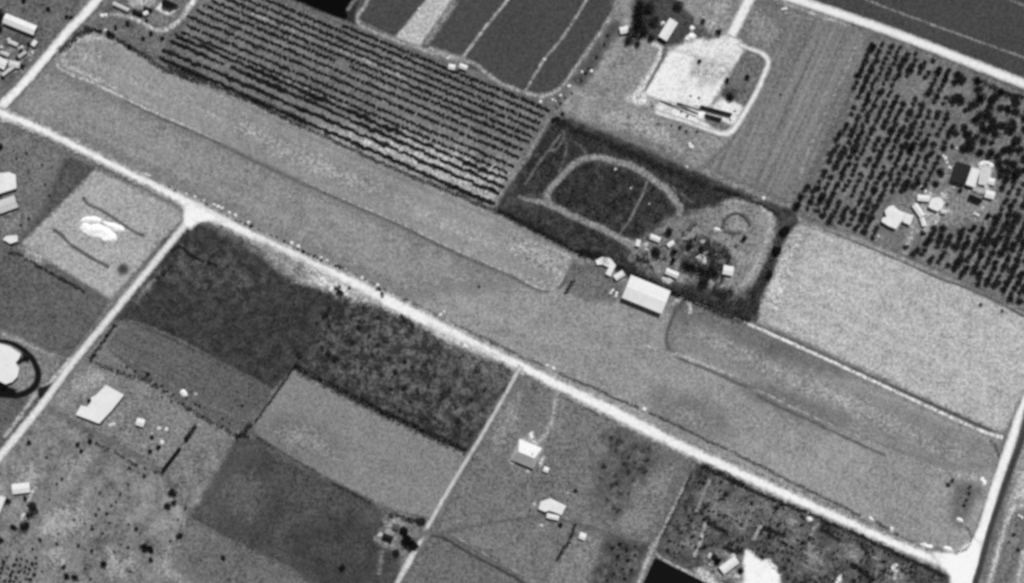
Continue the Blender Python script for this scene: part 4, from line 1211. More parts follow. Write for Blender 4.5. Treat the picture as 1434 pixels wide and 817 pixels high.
for q in [(953, 157), (962, 163), (967, 135), (978, 138), (1022, 168), (1028, 156), (907, 134), (913, 149), (906, 151)]:
    a = random.uniform(1.5, 3)
    mound('spoil_heap', [(q[0] - a, q[1]), (q[0], q[1] - a), (q[0] + a, q[1]), (q[0], q[1] + a)], .9, random.choice([90, 120, 70]), 'small dark spoil heap lying about the works yard', 'spoil heap', group='spoil heaps in the works yard')
gable_house('shed', 'white shed west of two near the dirt path below the dark fields', 'shed', (633, 94.5), 9, 7, (1, .2), 2.4, .6, 244, 120, over=.15)
gable_house('shed', 'white shed east of two where the thin field track ends', 'shed', (649, 94.5), 11, 6.5, (1, .35), 2.6, .8, 242, 110, over=.15)

# ================================================================== houses in the right orchard
gable_house('barn', 'black flat looking barn beside the white house in the orchard', 'barn', (1343.6, 243.5), 27, 20, (-7.5, 25), 3.6, .5, 38, 70, over=.3, roof_var=.3)
gable_house('house', 'white roofed house joined to the black barn', 'house', (1360.5, 249), 25, 12, (-8.5, 24), 3.4, .6, 240, 170, over=.25)
area('hardstanding', [(1371, 231), (1379, 226), (1391, 233), (1387, 246), (1382, 254), (1384, 266), (1376, 272), (1362, 266), (1364, 258)], 190, soft=.7, rag=.6)
poly_house('shed', 'low pale grey roof right beside the white house of the orchard', 'shed', [(1371.5, 236), (1385, 235), (1383, 248), (1378, 260), (1368, 258)], 2.2, 196, 130, extra=False)
mound('gravel_heap', [(1370, 231), (1378, 226), (1390, 232), (1389, 235), (1379, 231), (1372, 234)], .9, 236, 'white curved gravel heap north of the orchard house', 'gravel heap', soft=1.5)
gable_house('shed', 'small square white shed east of the orchard house', 'shed', (1386.5, 254.5), 9, 9, (1, .2), 2.4, .6, 240, 150, over=.15)
gable_house('shed', 'oblong white shed southeast of the orchard house', 'shed', (1384.5, 273), 13, 10, (1, .25), 2.5, .6, 234, 150, over=.2)
poly_house('shed', 'black flat roofed shed in the orchard clearing', 'shed', [(1357, 273), (1374.5, 280), (1371, 285.5), (1355.5, 279)], 2.4, 18, 60, opens=True, extra=False)
poly_house('house', 'rambling white roofed house at the south edge of the orchard', 'house', [(1238, 296), (1243, 290.5), (1249.5, 288.5), (1252, 292), (1259.5, 297), (1266, 299.5), (1262, 309), (1259, 311.5), (1253, 320.5), (1244, 317), (1233.5, 310.5), (1234.5, 306.5), (1240.5, 304.5)], 3.2, 238, 150)
poly_house('house_annex', 'white roofed annex joined to the rambling orchard house', 'annex', [(1263.5, 311), (1267.5, 299.8), (1277, 302.5), (1272.5, 315)], 2.9, 238, 150)
poly_house('shed', 'white roofed shed with ragged outline in the yard beside the orchard house', 'shed', [(1299, 290), (1303, 279), (1312, 277), (1318, 281), (1318, 290), (1312, 296), (1304, 293)], 3.0, 238, 130)
gable_house('shed', 'slim white shed slanting across the orchard yard', 'shed', (1285, 295), 19, 8, (.7, 1), 2.4, .6, 236, 150, over=.2)
gable_house('shed', 'tiny upright white shed beside the yard drive', 'shed', (1291.5, 311), 12, 6, (.3, 1), 2.3, .5, 240, 150, over=.15)
gable_house('shed', 'white shed at the north end of the orchard yard', 'shed', (1292, 278), 17, 8, (1, .1), 2.4, .5, 230, 150, over=.2)
gable_house('shed', 'small pale shed with dark south wall in the orchard yard', 'shed', (1320, 297), 8, 5, (1, .1), 2.2, .5, 200, 60, over=.15)
big_tree(1382.5, 302.5, 2.6, 3, 'dark bush beside the white car in the orchard clearing')
big_tree(1344, 267, 1.8, 2.6, 'little dark bush south of the black barn')

# ================================================================== NW corner
gable_house('barn', 'long white barn standing west of the corner road', 'barn', (30, 35.5), 46, 13, (41, 16.5), 3.6, 1.0, 234, 110, over=.3)
for i, (q, l, w_, d, h, r, lab) in enumerate((((49.5, 61.5), 8, 6, (.7, -1), 2.4, 240, 'small white shed nearest the long white barn'), ((20, 61.5), 14, 5, (1, .4), 2.3, 196, 'thin pale roof behind the long white barn'), ((33, 77), 13, 4, (1, -.7), 2.2, 186, 'slanting pale roof in the middle of the junk yard'),
                                             ((3, 89), 17, 13, (1, .5), 3, 232, 'large white roofed shed cut by the edge of the photo'), ((22, 91), 15, 8, (1, .2), 2.6, 206, 'pale grey roofed shed beside the large white one'), ((13, 100), 20, 4, (1, -.75), 2.2, 204, 'narrow slanting pale roof in the south of the junk yard'), ((8, 76), 14, 5, (1, .4), 2.2, 190, 'pale roof in the west of the junk yard'))):
    gable_house('shed', lab, 'shed', q, l, w_, d, h, .5, r, 120, over=.15, roof_var=.3)
gable_house('shed', 'long thin pale roof north of the pale looping drive', 'shed', (170.5, 10.5), 24, 4.5, (21.5, 10), 2.3, .4, 190, 110, over=.15)
gable_house('shed', 'dark roof just east of the long thin pale roof', 'shed', (193.5, 18.5), 15, 4.5, (13.5, 5.5), 2.3, .5, 24, 60, over=.15)
gable_house('shed', 'smaller dark roof north of the tiny white hut', 'shed', (208, 13.5), 12, 3.6, (1, .27), 2.3, .5, 26, 60, over=.15)
gable_house('shed', 'tiny white hut beside the two dark roofs', 'shed', (205.4, 19.5), 6.5, 5, (1, -.4), 2.3, .5, 238, 140, over=.15)
poly_house('house', 'black flat roofed house set in a white yard', 'house', [(228, 5), (232, 0.5), (242, 5), (250, 8.5), (245.5, 10), (239.5, 13), (229, 10)], 3.4, 14, 120, extra=False)
mound('gravel_heap', [(140, 21), (149, 19.5), (150, 22.5), (142, 25)], .8, 236, 'white heap beside the corner road at the end of the pale drive', 'gravel heap', soft=1.5)
mound('gravel_heap', [(145, 43), (149, 40.5), (151, 42), (147, 46)], .7, 200, 'small pale heap at the top end of the runway', 'gravel heap', soft=1.5)
for q, r, h, t in (((154, 47), 3.2, 4, 'dark bush at the top end of the runway'), ((158.5, 50), 2.4, 3.4, 'second dark bush just below the one at the runway top'), ((179, 32.5), 2.6, 3, 'dark bush south of the pale looping drive'), ((163, 39), 1.8, 2.6, 'lone small bush between drive and runway'),
                   ((182, 65.5), 2.4, 3, 'dark bush touching the upper edge of the runway'), ((212, 46.5), 2.0, 2.6, 'bush under the bend of the pale drive'), ((228, 54), 1.8, 2.4, 'small bush at the west end of the grove'), ((201, 54.5), 1.8, 2.2, 'first small bush in the rough grass by the grove'), ((206, 29), 1.4, 2, 'tiny bush on the lawn near the white hut'),
                   ((68, 13), 2.2, 3, 'dark bush north of the long white barn'), ((94, 24), 1.8, 2.4, 'bush on the verge west of the corner road'), ((100, 25), 1.6, 2.2, 'second bush on the verge, touching the corner road'), ((34, 1), 2, 2.6, 'dark bush at the top edge of the photo'), ((1, 22), 5, 6, 'large dark tree by the west end of the long white barn'),
                   ((0, 40), 3.4, 5, 'dark tree below the west end of the long white barn'), ((42, 63), 2.2, 3, 'dark bush between the pale roofs of the junk yard'), ((30, 72), 2, 2.6, 'dark bush in the middle of the junk yard'), ((3, 72), 2.4, 3, 'dark bush at the west edge of the junk yard'), ((25, 82), 2, 2.4, 'dark bush by the pale grey roofed shed'), ((5, 108), 1.8, 2.4, 'dark bush at the south tip of the narrow slanting roof'), ((33, 93), 2.2, 3, 'dark bush east of the pale grey roofed shed'), ((1, 205), 3, 4.4, 'black tree at the west edge above the two farm roofs')):
    big_tree(q[0], q[1], r, h, t, lm='black' if 'black' in t else 'dark', n=420)
hedge([(128, 44), (112, 47), (98, 60), (84, 72)], 3.4, 2.4, 'dark hedge curving round the head of the runway', 'grove', gaps=.1)
hedge([(144, 45), (130, 41), (118, 40)], 3, 2.2, 'short dark hedge at the very top of the runway', 'dark')
hedge([(78, 76), (60, 96), (40, 118), (30, 130)], 1.4, 1.0, 'thin low hedge along the corner road', 'dark', gaps=.35)
hedge([(163, 55), (182, 66), (205, 80), (232, 98), (260, 108), (280, 116)], 3, 1.6, 'low dull hedge at the west end of the grove boundary', 'grove', gaps=.2)

for q in [(14, 70), (26, 68), (38, 70), (45, 74), (10, 84), (36, 84), (16, 108), (42, 84), (2, 66), (24, 100), (30, 66), (12, 56), (40, 78)]:
    a = random.uniform(2, 4)
    mound('rubble_pile', [(q[0] - a, q[1] + 1), (q[0], q[1] - a * .7), (q[0] + a, q[1]), (q[0] + 1, q[1] + a * .7)], random.uniform(.6, 1.3), random.choice([200, 170, 80, 60, 220, 150]), 'small scrap heap lying between the roofs of the junk yard', 'scrap heap', group='scrap heaps in the junk yard')
for q in [(1296, 268), (1308, 300), (1296, 304), (1326, 286), (1332, 300), (1282, 285), (1302, 272), (1336, 262), (1340, 280), (1310, 310), (1222, 326), (1230, 330), (1218, 330), (1356, 268), (1376, 292)]:
    a = random.uniform(1.6, 3.4)
    mound('rubble_pile', [(q[0] - a, q[1] + 1), (q[0], q[1] - a), (q[0] + a, q[1]), (q[0] + 1, q[1] + a)], random.uniform(.5, 1.1), random.choice([220, 190, 160, 70]), 'small rubble pile littering the orchard farmyard', 'rubble pile', group='rubble piles in the orchard farmyard')
for q in [(975, 330), (985, 338), (1000, 342), (1010, 352), (1024, 356), (968, 338), (988, 354), (1018, 368), (1000, 366), (978, 352), (926, 346), (906, 356), (930, 362), (1026, 330), (960, 330), (905, 350), (1030, 345)]:
    a = random.uniform(1.6, 4)
    mound('rubble_pile', [(q[0] - a, q[1] + 1), (q[0], q[1] - a), (q[0] + a, q[1]), (q[0] + 1, q[1] + a)], random.uniform(.8, 1.8), random.choice([60, 70, 90, 180, 50]), 'small jumbled heap of waste in the middle of the dump', 'waste heap', group='waste heaps in the dump')

# ================================================================== west side
poly_house('house', 'white roofed farmhouse cut by the west edge of the photo', 'house', [(-18, 245), (0, 244), (15, 242.5), (24, 246), (25, 264), (0, 272), (-18, 276)], 3.2, 222, 120)
gable_house('house', 'smaller farm building with dark outline below the white roofed farmhouse', 'house', (12, 287), 27, 17, (1, -.36), 2.8, .8, 190, 70, over=.2)
poly_house('shed', 'small white shed below the two farm roofs', 'shed', [(7, 336), (11, 331.5), (26, 330.5), (26, 338), (16, 341), (11, 337.5)], 2.4, 238, 150, extra=False)
mound('rubble_pile', [(113, 312), (118, 304), (130, 303), (142, 307), (140, 313), (126, 314)], 1.6, 238, 'upper white rubble mound in the pale square plot', 'rubble mound', var=.2, rough=.3, lump=3.5)
mound('rubble_pile', [(111, 321), (118, 312), (126, 316), (140, 314), (160, 326), (164, 336), (154, 342), (136, 336), (118, 329)], 2.0, 244, 'largest white rubble mound in the pale square plot', 'rubble mound', var=.2, rough=.3, lump=3.5)
mound('rubble_pile', [(144, 311), (156, 311), (172, 318), (174, 325), (162, 325), (150, 318)], 1.3, 228, 'eastern white rubble mound in the pale square plot', 'rubble mound', var=.2, rough=.3, lump=3.5)
hedge([(12, 354), (26, 355), (40, 363), (54, 372), (68, 380)], 1.8, 1.6, 'dark hedge along the south side of the pale square plot, west part', 'dark', gaps=.15)
hedge([(70, 381), (86, 389), (104, 400), (120, 408)], 1.8, 1.6, 'dark hedge along the south side of the pale square plot, east part', 'dark', gaps=.1)
for q in [(37, 214), (24, 222), (60, 231), (86, 250), (64, 258), (70, 274), (41, 306), (30, 315)]:
    pass
poly_house('house', 'sprawling flat white roofed house inside the black ring drive', 'house', [(-16, 481), (0, 481), (16, 485.5), (31.5, 496), (29, 502), (24, 508), (29.5, 516), (27, 527), (20, 534), (11, 537), (3, 533), (-16, 536)], 3.4, 246, 170, roof_var=.05)
poly_house('house', 'white flat roofed house with notched west side beside the branch road', 'house', [(151, 539.5), (175, 553), (158, 574), (141, 592), (109.5, 580), (116, 568), (125, 570), (131, 561.5), (130, 557), (137, 553.5)], 3.4, 244, 110, roof_var=.06)
gable_house('shed', 'small white roofed hut southeast of the notched white house', 'shed', (198.5, 591), 11, 10, (1, .3), 3, .6, 240, 60, over=.2)
mound('gravel_heap', [(151, 595), (158, 592), (164, 593), (160, 597), (153, 598)], .7, 196, 'pale gravel heap at the south corner of the notched white house', 'gravel heap', soft=1.5)
for q, a, t in (((223, 600), 3.5, 205), ((233, 601), 3.5, 215), ((227, 619), 3.5, 220), ((213, 607), 3, 175), ((178, 607), 2.5, 170), ((274, 552), 3, 170)):
    mound('rubble_pile', [(q[0] - a, q[1] + 1), (q[0], q[1] - a), (q[0] + a, q[1]), (q[0] + 1, q[1] + a)], .9, t, 'small pale rubble pile in the yard behind the notched white house', 'rubble pile', group='rubble piles behind the notched house')
mound('rubble_pile', [(252, 550), (256, 545), (261, 548), (262, 556), (255, 554)], 1.2, 226, 'white heap on the bush line below the striped plot', 'rubble pile')
gable_house('shed', 'long narrow black roofed shed lying across the rough yard', 'shed', (241, 643), 39, 4.4, (-24, 31), 2.6, .4, 18, 50, over=.1, opens=False)
hedge([(275, 595), (269, 604), (262, 613)], 2.2, 3, 'short black hedge above the long black roofed shed', 'black', dens=4)
for q, r, t in (((261.5, 614), 2.4, 'black tree at the end of the short black hedge'), ((223.5, 625.5), 2.0, 'black bush among the pale rubble piles'), ((211, 631), 2.2, 'dark bush south of the pale rubble piles'), ((214, 612), 1.8, 'dark bush west of the pale rubble piles'), ((127, 561), 2.2, 'dark bush in the notch of the white house'),
                ((208, 523), 1.8, 'small tree at the west end of the bush line'), ((7, 541), 3, 'black tree south of the sprawling white house'), ((110, 622), 2.2, 'dark tree west of the fence bushes'), ((127, 618), 2.4, 'dark tree at the west end of the fence bushes'), ((115, 631), 1.8, 'small dark tree below the fence bushes'), ((42, 619), 2.4, 'dark bush east of the branch road')):
    big_tree(q[0], q[1], r, r * 1.4, t, lm='black' if 'black' in t else 'dark', n=420)
hedge([(132, 619), (150, 628), (170, 638), (190, 650), (215, 660), (230, 664)], 1.8, 1.6, 'line of low fence bushes south of the notched white house', 'dark', gaps=.55, dens=2.2)
hedge([(126, 503), (134, 493), (146, 478), (155, 464), (162, 455)], 2.6, 1.8, 'dark hedge between the branch road and the striped plot', 'dark', gaps=.2)
hedge([(126, 505), (145, 512), (170, 522), (200, 530), (225, 545), (250, 562), (275, 578), (300, 592), (325, 606), (350, 612)], 2.6, 2.0, 'long loose hedge below the striped plot', 'grove', gaps=.45, dens=2)
hedge([(410, 516), (396, 538), (380, 560), (366, 580), (358, 592)], 1.8, 1.6, 'dark hedge down the west side of the grey trapezoid field', 'dark', gaps=.15)
hedge([(412, 512), (440, 526), (470, 542), (500, 558), (540, 578), (580, 596), (612, 612), (640, 624), (654, 631)], 3.3, 4.0, 'black hedge along the top of the grey trapezoid field', 'black', dens=4, jit=.2)
hedge([(360, 612), (372, 620), (390, 630), (420, 648), (450, 664)], 1.8, 1.5, 'dark hedge at the southwest of the grey trapezoid field', 'grove', gaps=.2)
hedge([(464, 676), (480, 684), (500, 694), (520, 704)], 1.8, 1.8, 'short black hedge at the south of the grey trapezoid field', 'dark', gaps=.15)
hedge([(352, 592), (344, 604), (330, 612)], 4, 2.4, 'dark thicket at the corner of the striped plot', 'grove')
hedge([(268, 722), (290, 734), (320, 750), (355, 770)], 1.2, .9, 'thin low hedge along the north side of the southern dull field', 'grove', gaps=.2)
hedge([(545, 722), (560, 722), (572, 728), (594, 728)], 3.6, 3.4, 'dark hedge above the overgrown homestead', 'dark', dens=3)
big_tree(572, 756, 5.4, 8, 'tall black tree of the overgrown homestead by the side road', lm='black', n=1100)
big_tree(580, 764, 4.4, 7, 'black tree touching the side road', lm='black', n=800)
big_tree(566, 742, 4.0, 5, 'dark tree in the north of the overgrown homestead', lm='dark')
big_tree(590, 730, 3.6, 4, 'dull tree where the homestead hedge meets the side road', lm='grove')
big_tree(555, 774, 3.2, 3.6, 'dull tree in the south of the overgrown homestead', lm='grove')
gable_house('cottage', 'small black roofed cottage of the overgrown homestead', 'cottage', (543.5, 752), 14, 8, (1, .42), 2.6, 1.0, 24, 150, over=.25)
gable_house('shed', 'dull grey roofed outhouse above the black roofed cottage', 'outhouse', (555, 737), 9, 8, (1, .2), 2.3, .6, 78, 150, over=.2)
mound('gravel_heap', [(529, 749), (534, 745), (536, 749), (531, 753)], .9, 186, 'pale heap beside the black roofed cottage', 'gravel heap', soft=1.5)
big_tree(480, 793.5, 2.6, 4.2, 'lone round black tree in the southern dark field', lm='black')
big_tree(313, 780, 2.2, 3, 'lone dark bush in the southern dull field', lm='dark')

# ================================================================== SW farm
gable_house('house', 'white roofed farmhouse in the rough southwest pasture', 'house', (32, 683), 24, 13, (1, -.12), 3, .8, 240, 140, over=.3)
gable_house('shed', 'narrow white roofed building at the west edge of the photo', 'shed', (2, 706), 24, 8, (-.4, 1), 2.6, .6, 238, 140, over=.2)
strip('dirt_path', [(48, 686), (42, 698), (38, 712)], 3.6, 186, soft=.8, rag=.7)
strip('dirt_path', [(36, 718), (30, 728)], 3.6, 206, soft=.8, rag=.7)
hedge([(40, 722), (47, 718), (54, 713)], 3.4, 4, 'black hedge beside the southwest farm drive', 'black', dens=4)
for q, r, h, t, lm in (((13, 700), 2.8, 4, 'dark tree between the two white roofs of the southwest farm', 'dark'), ((35, 735), 5, 5, 'broad dull tree south of the southwest farm drive', 'dark'), ((20.5, 738), 3, 4, 'black tree at the south end of the farm lawn', 'black'), ((37, 697), 2.4, 3, 'small tree just under the white roofed farmhouse', 'grove'), ((2, 755), 3, 4, 'black tree at the edge of the photo below the farm', 'black'), ((46, 706), 4.4, 4, 'dull tree beside the farm drive', 'mid'),
                       ((147, 787), 3.4, 5.5, 'tall round black tree in the south of the rough pasture', 'black'), ((203, 766), 4.0, 3.4, 'wide black bush beside the pale bare patch', 'black'), ((212, 768), 3.6, 3, 'second wide black bush beside the pale bare patch', 'black'), ((212.5, 783), 2.2, 3, 'small dark tree on the pale bare patch', 'dark'),
                       ((253.5, 749), 3.2, 4.4, 'black tree at the east side of the rough pasture', 'black'), ((243, 690), 4.2, 3.4, 'spreading dark tree near the long black shed', 'dark'), ((236, 708), 3.2, 3.4, 'dark tree below the spreading one', 'dark'), ((244, 703), 2.8, 3, 'dark tree right of the pair below the black shed', 'dark'), ((95, 806), 3, 3.6, 'west one of the black pair by the bottom edge', 'black'), ((105, 807), 3, 3.8, 'east one of the black pair by the bottom edge', 'black')):
    big_tree(q[0], q[1], r, h, t, lm=lm, n=450)

# ================================================================== south centre
area('yard', [(714, 646), (722, 628), (730, 614), (736, 616), (726, 636), (720, 650)], 226, soft=.8, rag=.6)
area('yard', [(755, 650), (760, 638), (763, 641), (757, 654)], 200, soft=1, rag=.7)
gable_house('house', 'pale steep roofed house with white strips either side below the main road', 'house', (737, 635), 33, 30, (1, .42), 3.6, 7.2, 212, 50, over=.4, hip=.35, chimney=True)
mound('gravel_heap', [(741, 608), (745, 605), (747, 613), (741, 614)], .8, 226, 'white heap at the head of the steep roofed house drive', 'gravel heap', soft=1.5)
mound('gravel_heap', [(735, 660), (739, 658), (742, 662), (737, 663)], .7, 186, 'pale heap south of the steep roofed house', 'gravel heap', soft=1.5)
gable_house('shed', 'tiny white hut east of the steep roofed house', 'shed', (764.5, 657), 7, 7, (1, .4), 2.3, .5, 240, 140, over=.15)
poly_house('house', 'white flat roofed bungalow on the open grass', 'house', [(754.5, 711.5), (757.5, 702), (770.5, 697.5), (792, 708), (788.5, 713.5), (786, 719.5), (777, 716), (769, 713.5), (763, 715)], 3.2, 240, 90)
gable_house('shed', 'low white roofed porch shed in front of the bungalow', 'shed', (774, 723), 17, 6.5, (1, .22), 2.2, .4, 214, 120, over=.15)
for q, a, t in (((758, 736), 3, 190), ((748, 706), 2.4, 190), ((766, 741), 2.6, 120), ((774, 733), 2.6, 100), ((795, 690), 2.6, 170)):
    mound('rubble_pile', [(q[0] - a, q[1] + 1), (q[0], q[1] - a), (q[0] + a, q[1]), (q[0] + 1, q[1] + a)], .8, t, 'small rubble pile on the grass around the bungalow', 'rubble pile', group='rubble piles round the bungalow')
gable_house('shed', 'small white hut standing alone southeast of the bungalow', 'shed', (815.5, 750), 9, 9, (1, .4), 2.5, .5, 244, 150, over=.15)
hedge([(806, 733), (800, 748), (792, 764), (780, 784)], 2.2, 2.2, 'dark hedge west of the lone small white hut', 'dark', gaps=.3)
big_tree(785, 735, 2, 2.6, 'dark bush beside the porch shed')
big_tree(806, 687, 1.8, 2, 'dull bush north of the bungalow', lm='grove')

# ================================================================== SE corner
poly_house('shade_house', 'black flat roofed shade house at the bottom of the photo', 'shade house', [(917.5, 781), (994, 819), (1010, 850), (884, 850), (902, 815)], 2.6, 8, 40, opens=True, extra=False, roof_var=.1)
gable_house('house', 'white roofed house at the edge of the white sand yard', 'house', (1020, 790), 26, 11, (1, -.75), 3, .8, 240, 130, over=.3)
for q, r, h, t in (((1004, 784), 3.4, 4.6, 'black tree northwest of the white roofed nursery house'), ((1037, 798), 2.8, 4.4, 'black tree between the nursery house and the sand yard'), ((1000, 778), 3, 3.6, 'dark tree at the top of the nursery yard'), ((986, 765), 2.2, 3, 'dark bush at the end of the nursery path')):
    big_tree(q[0], q[1], r, h, t, lm='black' if 'black' in t else 'dark', n=500)
for q, a, t in (((994, 778), 4, 200), ((1026, 778), 4, 190), ((993, 790), 3, 180), ((1032, 806), 4, 210), ((1012, 797), 3, 190), ((1020, 806), 3.4, 150)):
    mound('gravel_heap', [(q[0] - a, q[1] + 1), (q[0], q[1] - a), (q[0] + a, q[1]), (q[0] + 1, q[1] + a)], .8, t, 'small pale heap in the cluttered yard round the nursery house', 'gravel heap', group='heaps round the nursery house')
mound('gravel_heap', [(1129, 725), (1134, 722), (1138, 728), (1132, 730)], .9, 236, 'white heap at the roadside of the plant nursery', 'gravel heap', soft=1.5)
mound('gravel_heap', [(1246, 794), (1254, 790), (1259, 794), (1255, 802), (1249, 800)], .9, 210, 'pale heap in the east of the plant nursery', 'gravel heap', soft=1.5)
hedge([(982, 650), (1000, 658), (1020, 668), (1042, 679)], 3.6, 2.6, 'black hedge at the nursery corner by the main road', 'black', dens=3)
hedge([(1042, 682), (1070, 694), (1100, 706), (1130, 716)], 2.6, 2.0, 'dark hedge along the nursery front, middle stretch', 'dark', gaps=.2)
hedge([(1132, 718), (1170, 736), (1210, 753), (1250, 772), (1300, 796), (1322, 806)], 2.8, 1.8, 'dark hedge along the nursery front, east stretch', 'dark', gaps=.2)
hedge([(970, 660), (958, 686), (946, 712), (934, 736), (924, 756)], 2.2, 1.8, 'dark hedge down the west side of the nursery', 'dark', gaps=.35)
hedge([(990, 730), (1006, 740), (1020, 746)], 3, 2, 'dark hedge beside the nursery path', 'dark', gaps=.2)
hedge([(1012, 764), (1028, 772), (1042, 770)], 2.6, 2, 'black hedge north of the sand yard', 'black', gaps=.2)
hedge([(1066, 738), (1084, 742), (1100, 750)], 2.8, 2, 'dark hedge in the middle of the nursery', 'dark', gaps=.2)
hedge([(1148, 740), (1162, 748), (1176, 758)], 2.8, 2, 'dark hedge in the east of the nursery', 'dark', gaps=.2)
hedge([(1190, 790), (1210, 800), (1224, 812)], 3.4, 2, 'dark hedge in the far east of the nursery', 'dark', gaps=.2)
scrub('undergrowth', [(978, 652), (1100, 704), (1250, 774), (1325, 808), (1310, 860), (1095, 860), (1092, 805), (1066, 784), (1040, 770), (985, 765), (960, 790), (924, 772), (950, 716)], 4800, 1.4, 'black', 1.0, thr=0.14, size=8.8, seed=21)
scrub('undergrowth', [(978, 652), (1100, 704), (1250, 774), (1325, 808), (1310, 860), (1095, 860), (1092, 805), (1066, 784), (1040, 770), (985, 765), (960, 790), (924, 772), (950, 716)], 3600, 1.0, 'pale', .8, thr=.12, size=5.5, seed=23)
scrub('undergrowth', [(282, 314), (400, 390), (500, 424), (640, 480), (722, 526), (656, 626), (415, 516), (380, 546), (170, 446), (222, 374)], 2200, 1.6, 'dark', 1.1, thr=.22, size=6.5, seed=31)
scrub('undergrowth', [(282, 314), (400, 390), (500, 424), (640, 480), (722, 526), (656, 626), (415, 516), (380, 546), (170, 446), (222, 374)], 1400, .8, 'mid', .9, thr=.2, size=5, seed=37)
scrub('undergrowth', [(450, 412), (500, 424), (640, 480), (722, 526), (656, 626), (430, 512), (436, 460)], 2400, 1.2, 'scrub', .9, thr=.2, size=7.5, seed=41)
scrub('undergrowth', [(450, 412), (500, 424), (640, 480), (722, 526), (656, 626), (430, 512), (436, 460)], 1500, 1.2, 'pale', .9, thr=.25, size=6.5, seed=47)
hedge([(560, 442), (572, 450), (580, 456)], 3, 2, 'black thicket between scrub field and main road', 'black', dens=3)
hedge([(240, 352), (252, 344), (275, 362), (305, 372)], 2, 1.2, 'loose dark hedge in the northwest of the scrub field', 'dark', gaps=.4)

# scattered shrubs ---------------------------------------------------
SHRUB_D = plant_kind('shrub', 1.6, 2.2, 0, 5, LEAF['dark'], n=90, leaf=.55, lumps=5)
SHRUB_M = plant_kind('shrub', 1.6, 1.9, 0, 4, LEAF['mid'], n=90, leaf=.55, lumps=5)
SHRUB_L = plant_kind('shrub', 1.6, .9, 0, 3, LEAF['scrub'], n=80, leaf=.5, lumps=5)
SHRUB_P = plant_kind('shrub', 1.6, 1.7, 0, 3, LEAF['pale'], n=90, leaf=.5, lumps=5)


def shrubs(pts, label, group, kinds=None, s=(.7, 1.25)):
    for q in pts:
        plant('shrub', kinds or SHRUB_D, q[0], q[1], random.uniform(*s) * (q[2] if len(q) > 2 else 1), label, 'shrub', group)


shrubs([(88, 670), (80.6, 678), (202.6, 666, 1.2), (180, 677), (169, 692.6), (163, 702), (140, 712.6), (149.5, 718, 1.2), (135, 720.6), (154, 732, 1.3), (129, 740, 1.5), (130, 736), (145, 746.6, 1.2), (181, 734, 1.2), (192, 740, 1.2), (57, 755, 1.2), (111.6, 763.5, 1.3), (130, 772, 1.1), (81, 761, .9), (90.6, 793, 1.3), (113, 728, .8), (104, 728, .8), (120, 733, .9), (82, 747, .8), (47, 768), (52, 780), (28, 772), (66, 640, .9), (183, 655, .9), (190, 652, .9), (134, 684, .7), (141, 690, .7), (156, 708, .8), (170, 762, .8), (180, 766, .8), (120, 795, .8), (160, 772, .8), (60, 800, .8), (240, 757), (250, 728, 1), (255, 736, .8), (260, 712, .8), (70, 700, .7), (100, 690, .6), (46, 642, .7), (36, 660, .6), (78, 655, .6), (110, 812, .8), (128, 810, .8), (183, 800, .8), (198, 806, .7)],
       'dark round shrub scattered over the rough southwest pasture', 'shrubs of the rough pasture')
nq = []
for i in range(8):
    for j in range(6):
        x, y = 2 + i * 7.2 + j * -2.2 + random.uniform(-1.5, 1.5), 778 + j * 7.6 + i * 1.6 + random.uniform(-1.5, 1.5)
        if 0 <= x <= 56 and y < 822 and random.random() < .85:
            nq.append((x, y, random.uniform(.8, 1.3)))
shrubs(nq, 'small dark bush of the close-set bush plot in the southwest corner', 'bushes of the close-set plot')
shrubs([(37, 214), (24, 222, .7), (60, 231), (86, 250), (64, 258), (70, 274), (41, 306, 1.2), (30, 315, 1.2), (20, 212, .6), (95, 262, .5)], 'small dark bush on the dull plot west of the pale square plot', 'bushes of the dull western plot', s=(.6, .95))
shrubs([(470, 404), (476, 408, 1.2), (462, 432), (458, 440, 1.3), (504, 450, 1.1), (503, 459, 1.1), (445, 478), (452, 486), (460, 494, 1.2), (468, 502, 1.3), (483, 513, 1.2), (506, 515), (568, 506), (577, 514), (530, 404), (489, 403), (518, 470), (516, 486), (530, 482), (545, 500), (420, 494, 1.4), (532, 444), (445, 452), (461, 456, 1.2), (620, 552), (618, 560), (630, 545), (643, 589, 1.1), (566, 542), (575, 562), (548, 545), (522, 496), (500, 498), (536, 412), (590, 520), (610, 524), (600, 540), (555, 520), (585, 548), (480, 470), (495, 480), (510, 430), (610, 585), (640, 570), (660, 560), (680, 545), (560, 575), (590, 590)],
       'dark bush dotted over the mottled eastern half of the scrub field', 'bushes of the scrub field', SHRUB_M, s=(1.0, 1.8))
shrubs([(541, 474, 1.6), (508, 448, 1.3), (560, 506), (578, 512), (475, 500, 1.5), (455, 512, 1.4), (462, 470), (535, 512), (522, 402), (475, 402), (586, 534), (600, 560), (625, 545, 1.2), (670, 515, 1.5), (665, 520, 1.4), (672, 548), (480, 452), (458, 462), (550, 450, 1.0), (230, 380, 1.4), (222, 387, 1.4), (340, 338), (300, 345), (320, 372), (270, 370)], 'pale grey bush among the dark ones of the scrub field', 'pale bushes of the scrub field', SHRUB_P, s=(.9, 1.6))
shrubs([(205, 528), (212, 532), (218, 538), (228, 540), (236, 548), (243, 552), (228, 556), (240, 562), (262, 556), (275, 566), (280, 568), (262, 574), (285, 584), (300, 592), (312, 586), (322, 592), (170, 512), (178, 514), (190, 520), (340, 568)], 'small dark bush in the line below the striped plot', 'bushes below the striped plot', s=(.6, .95))
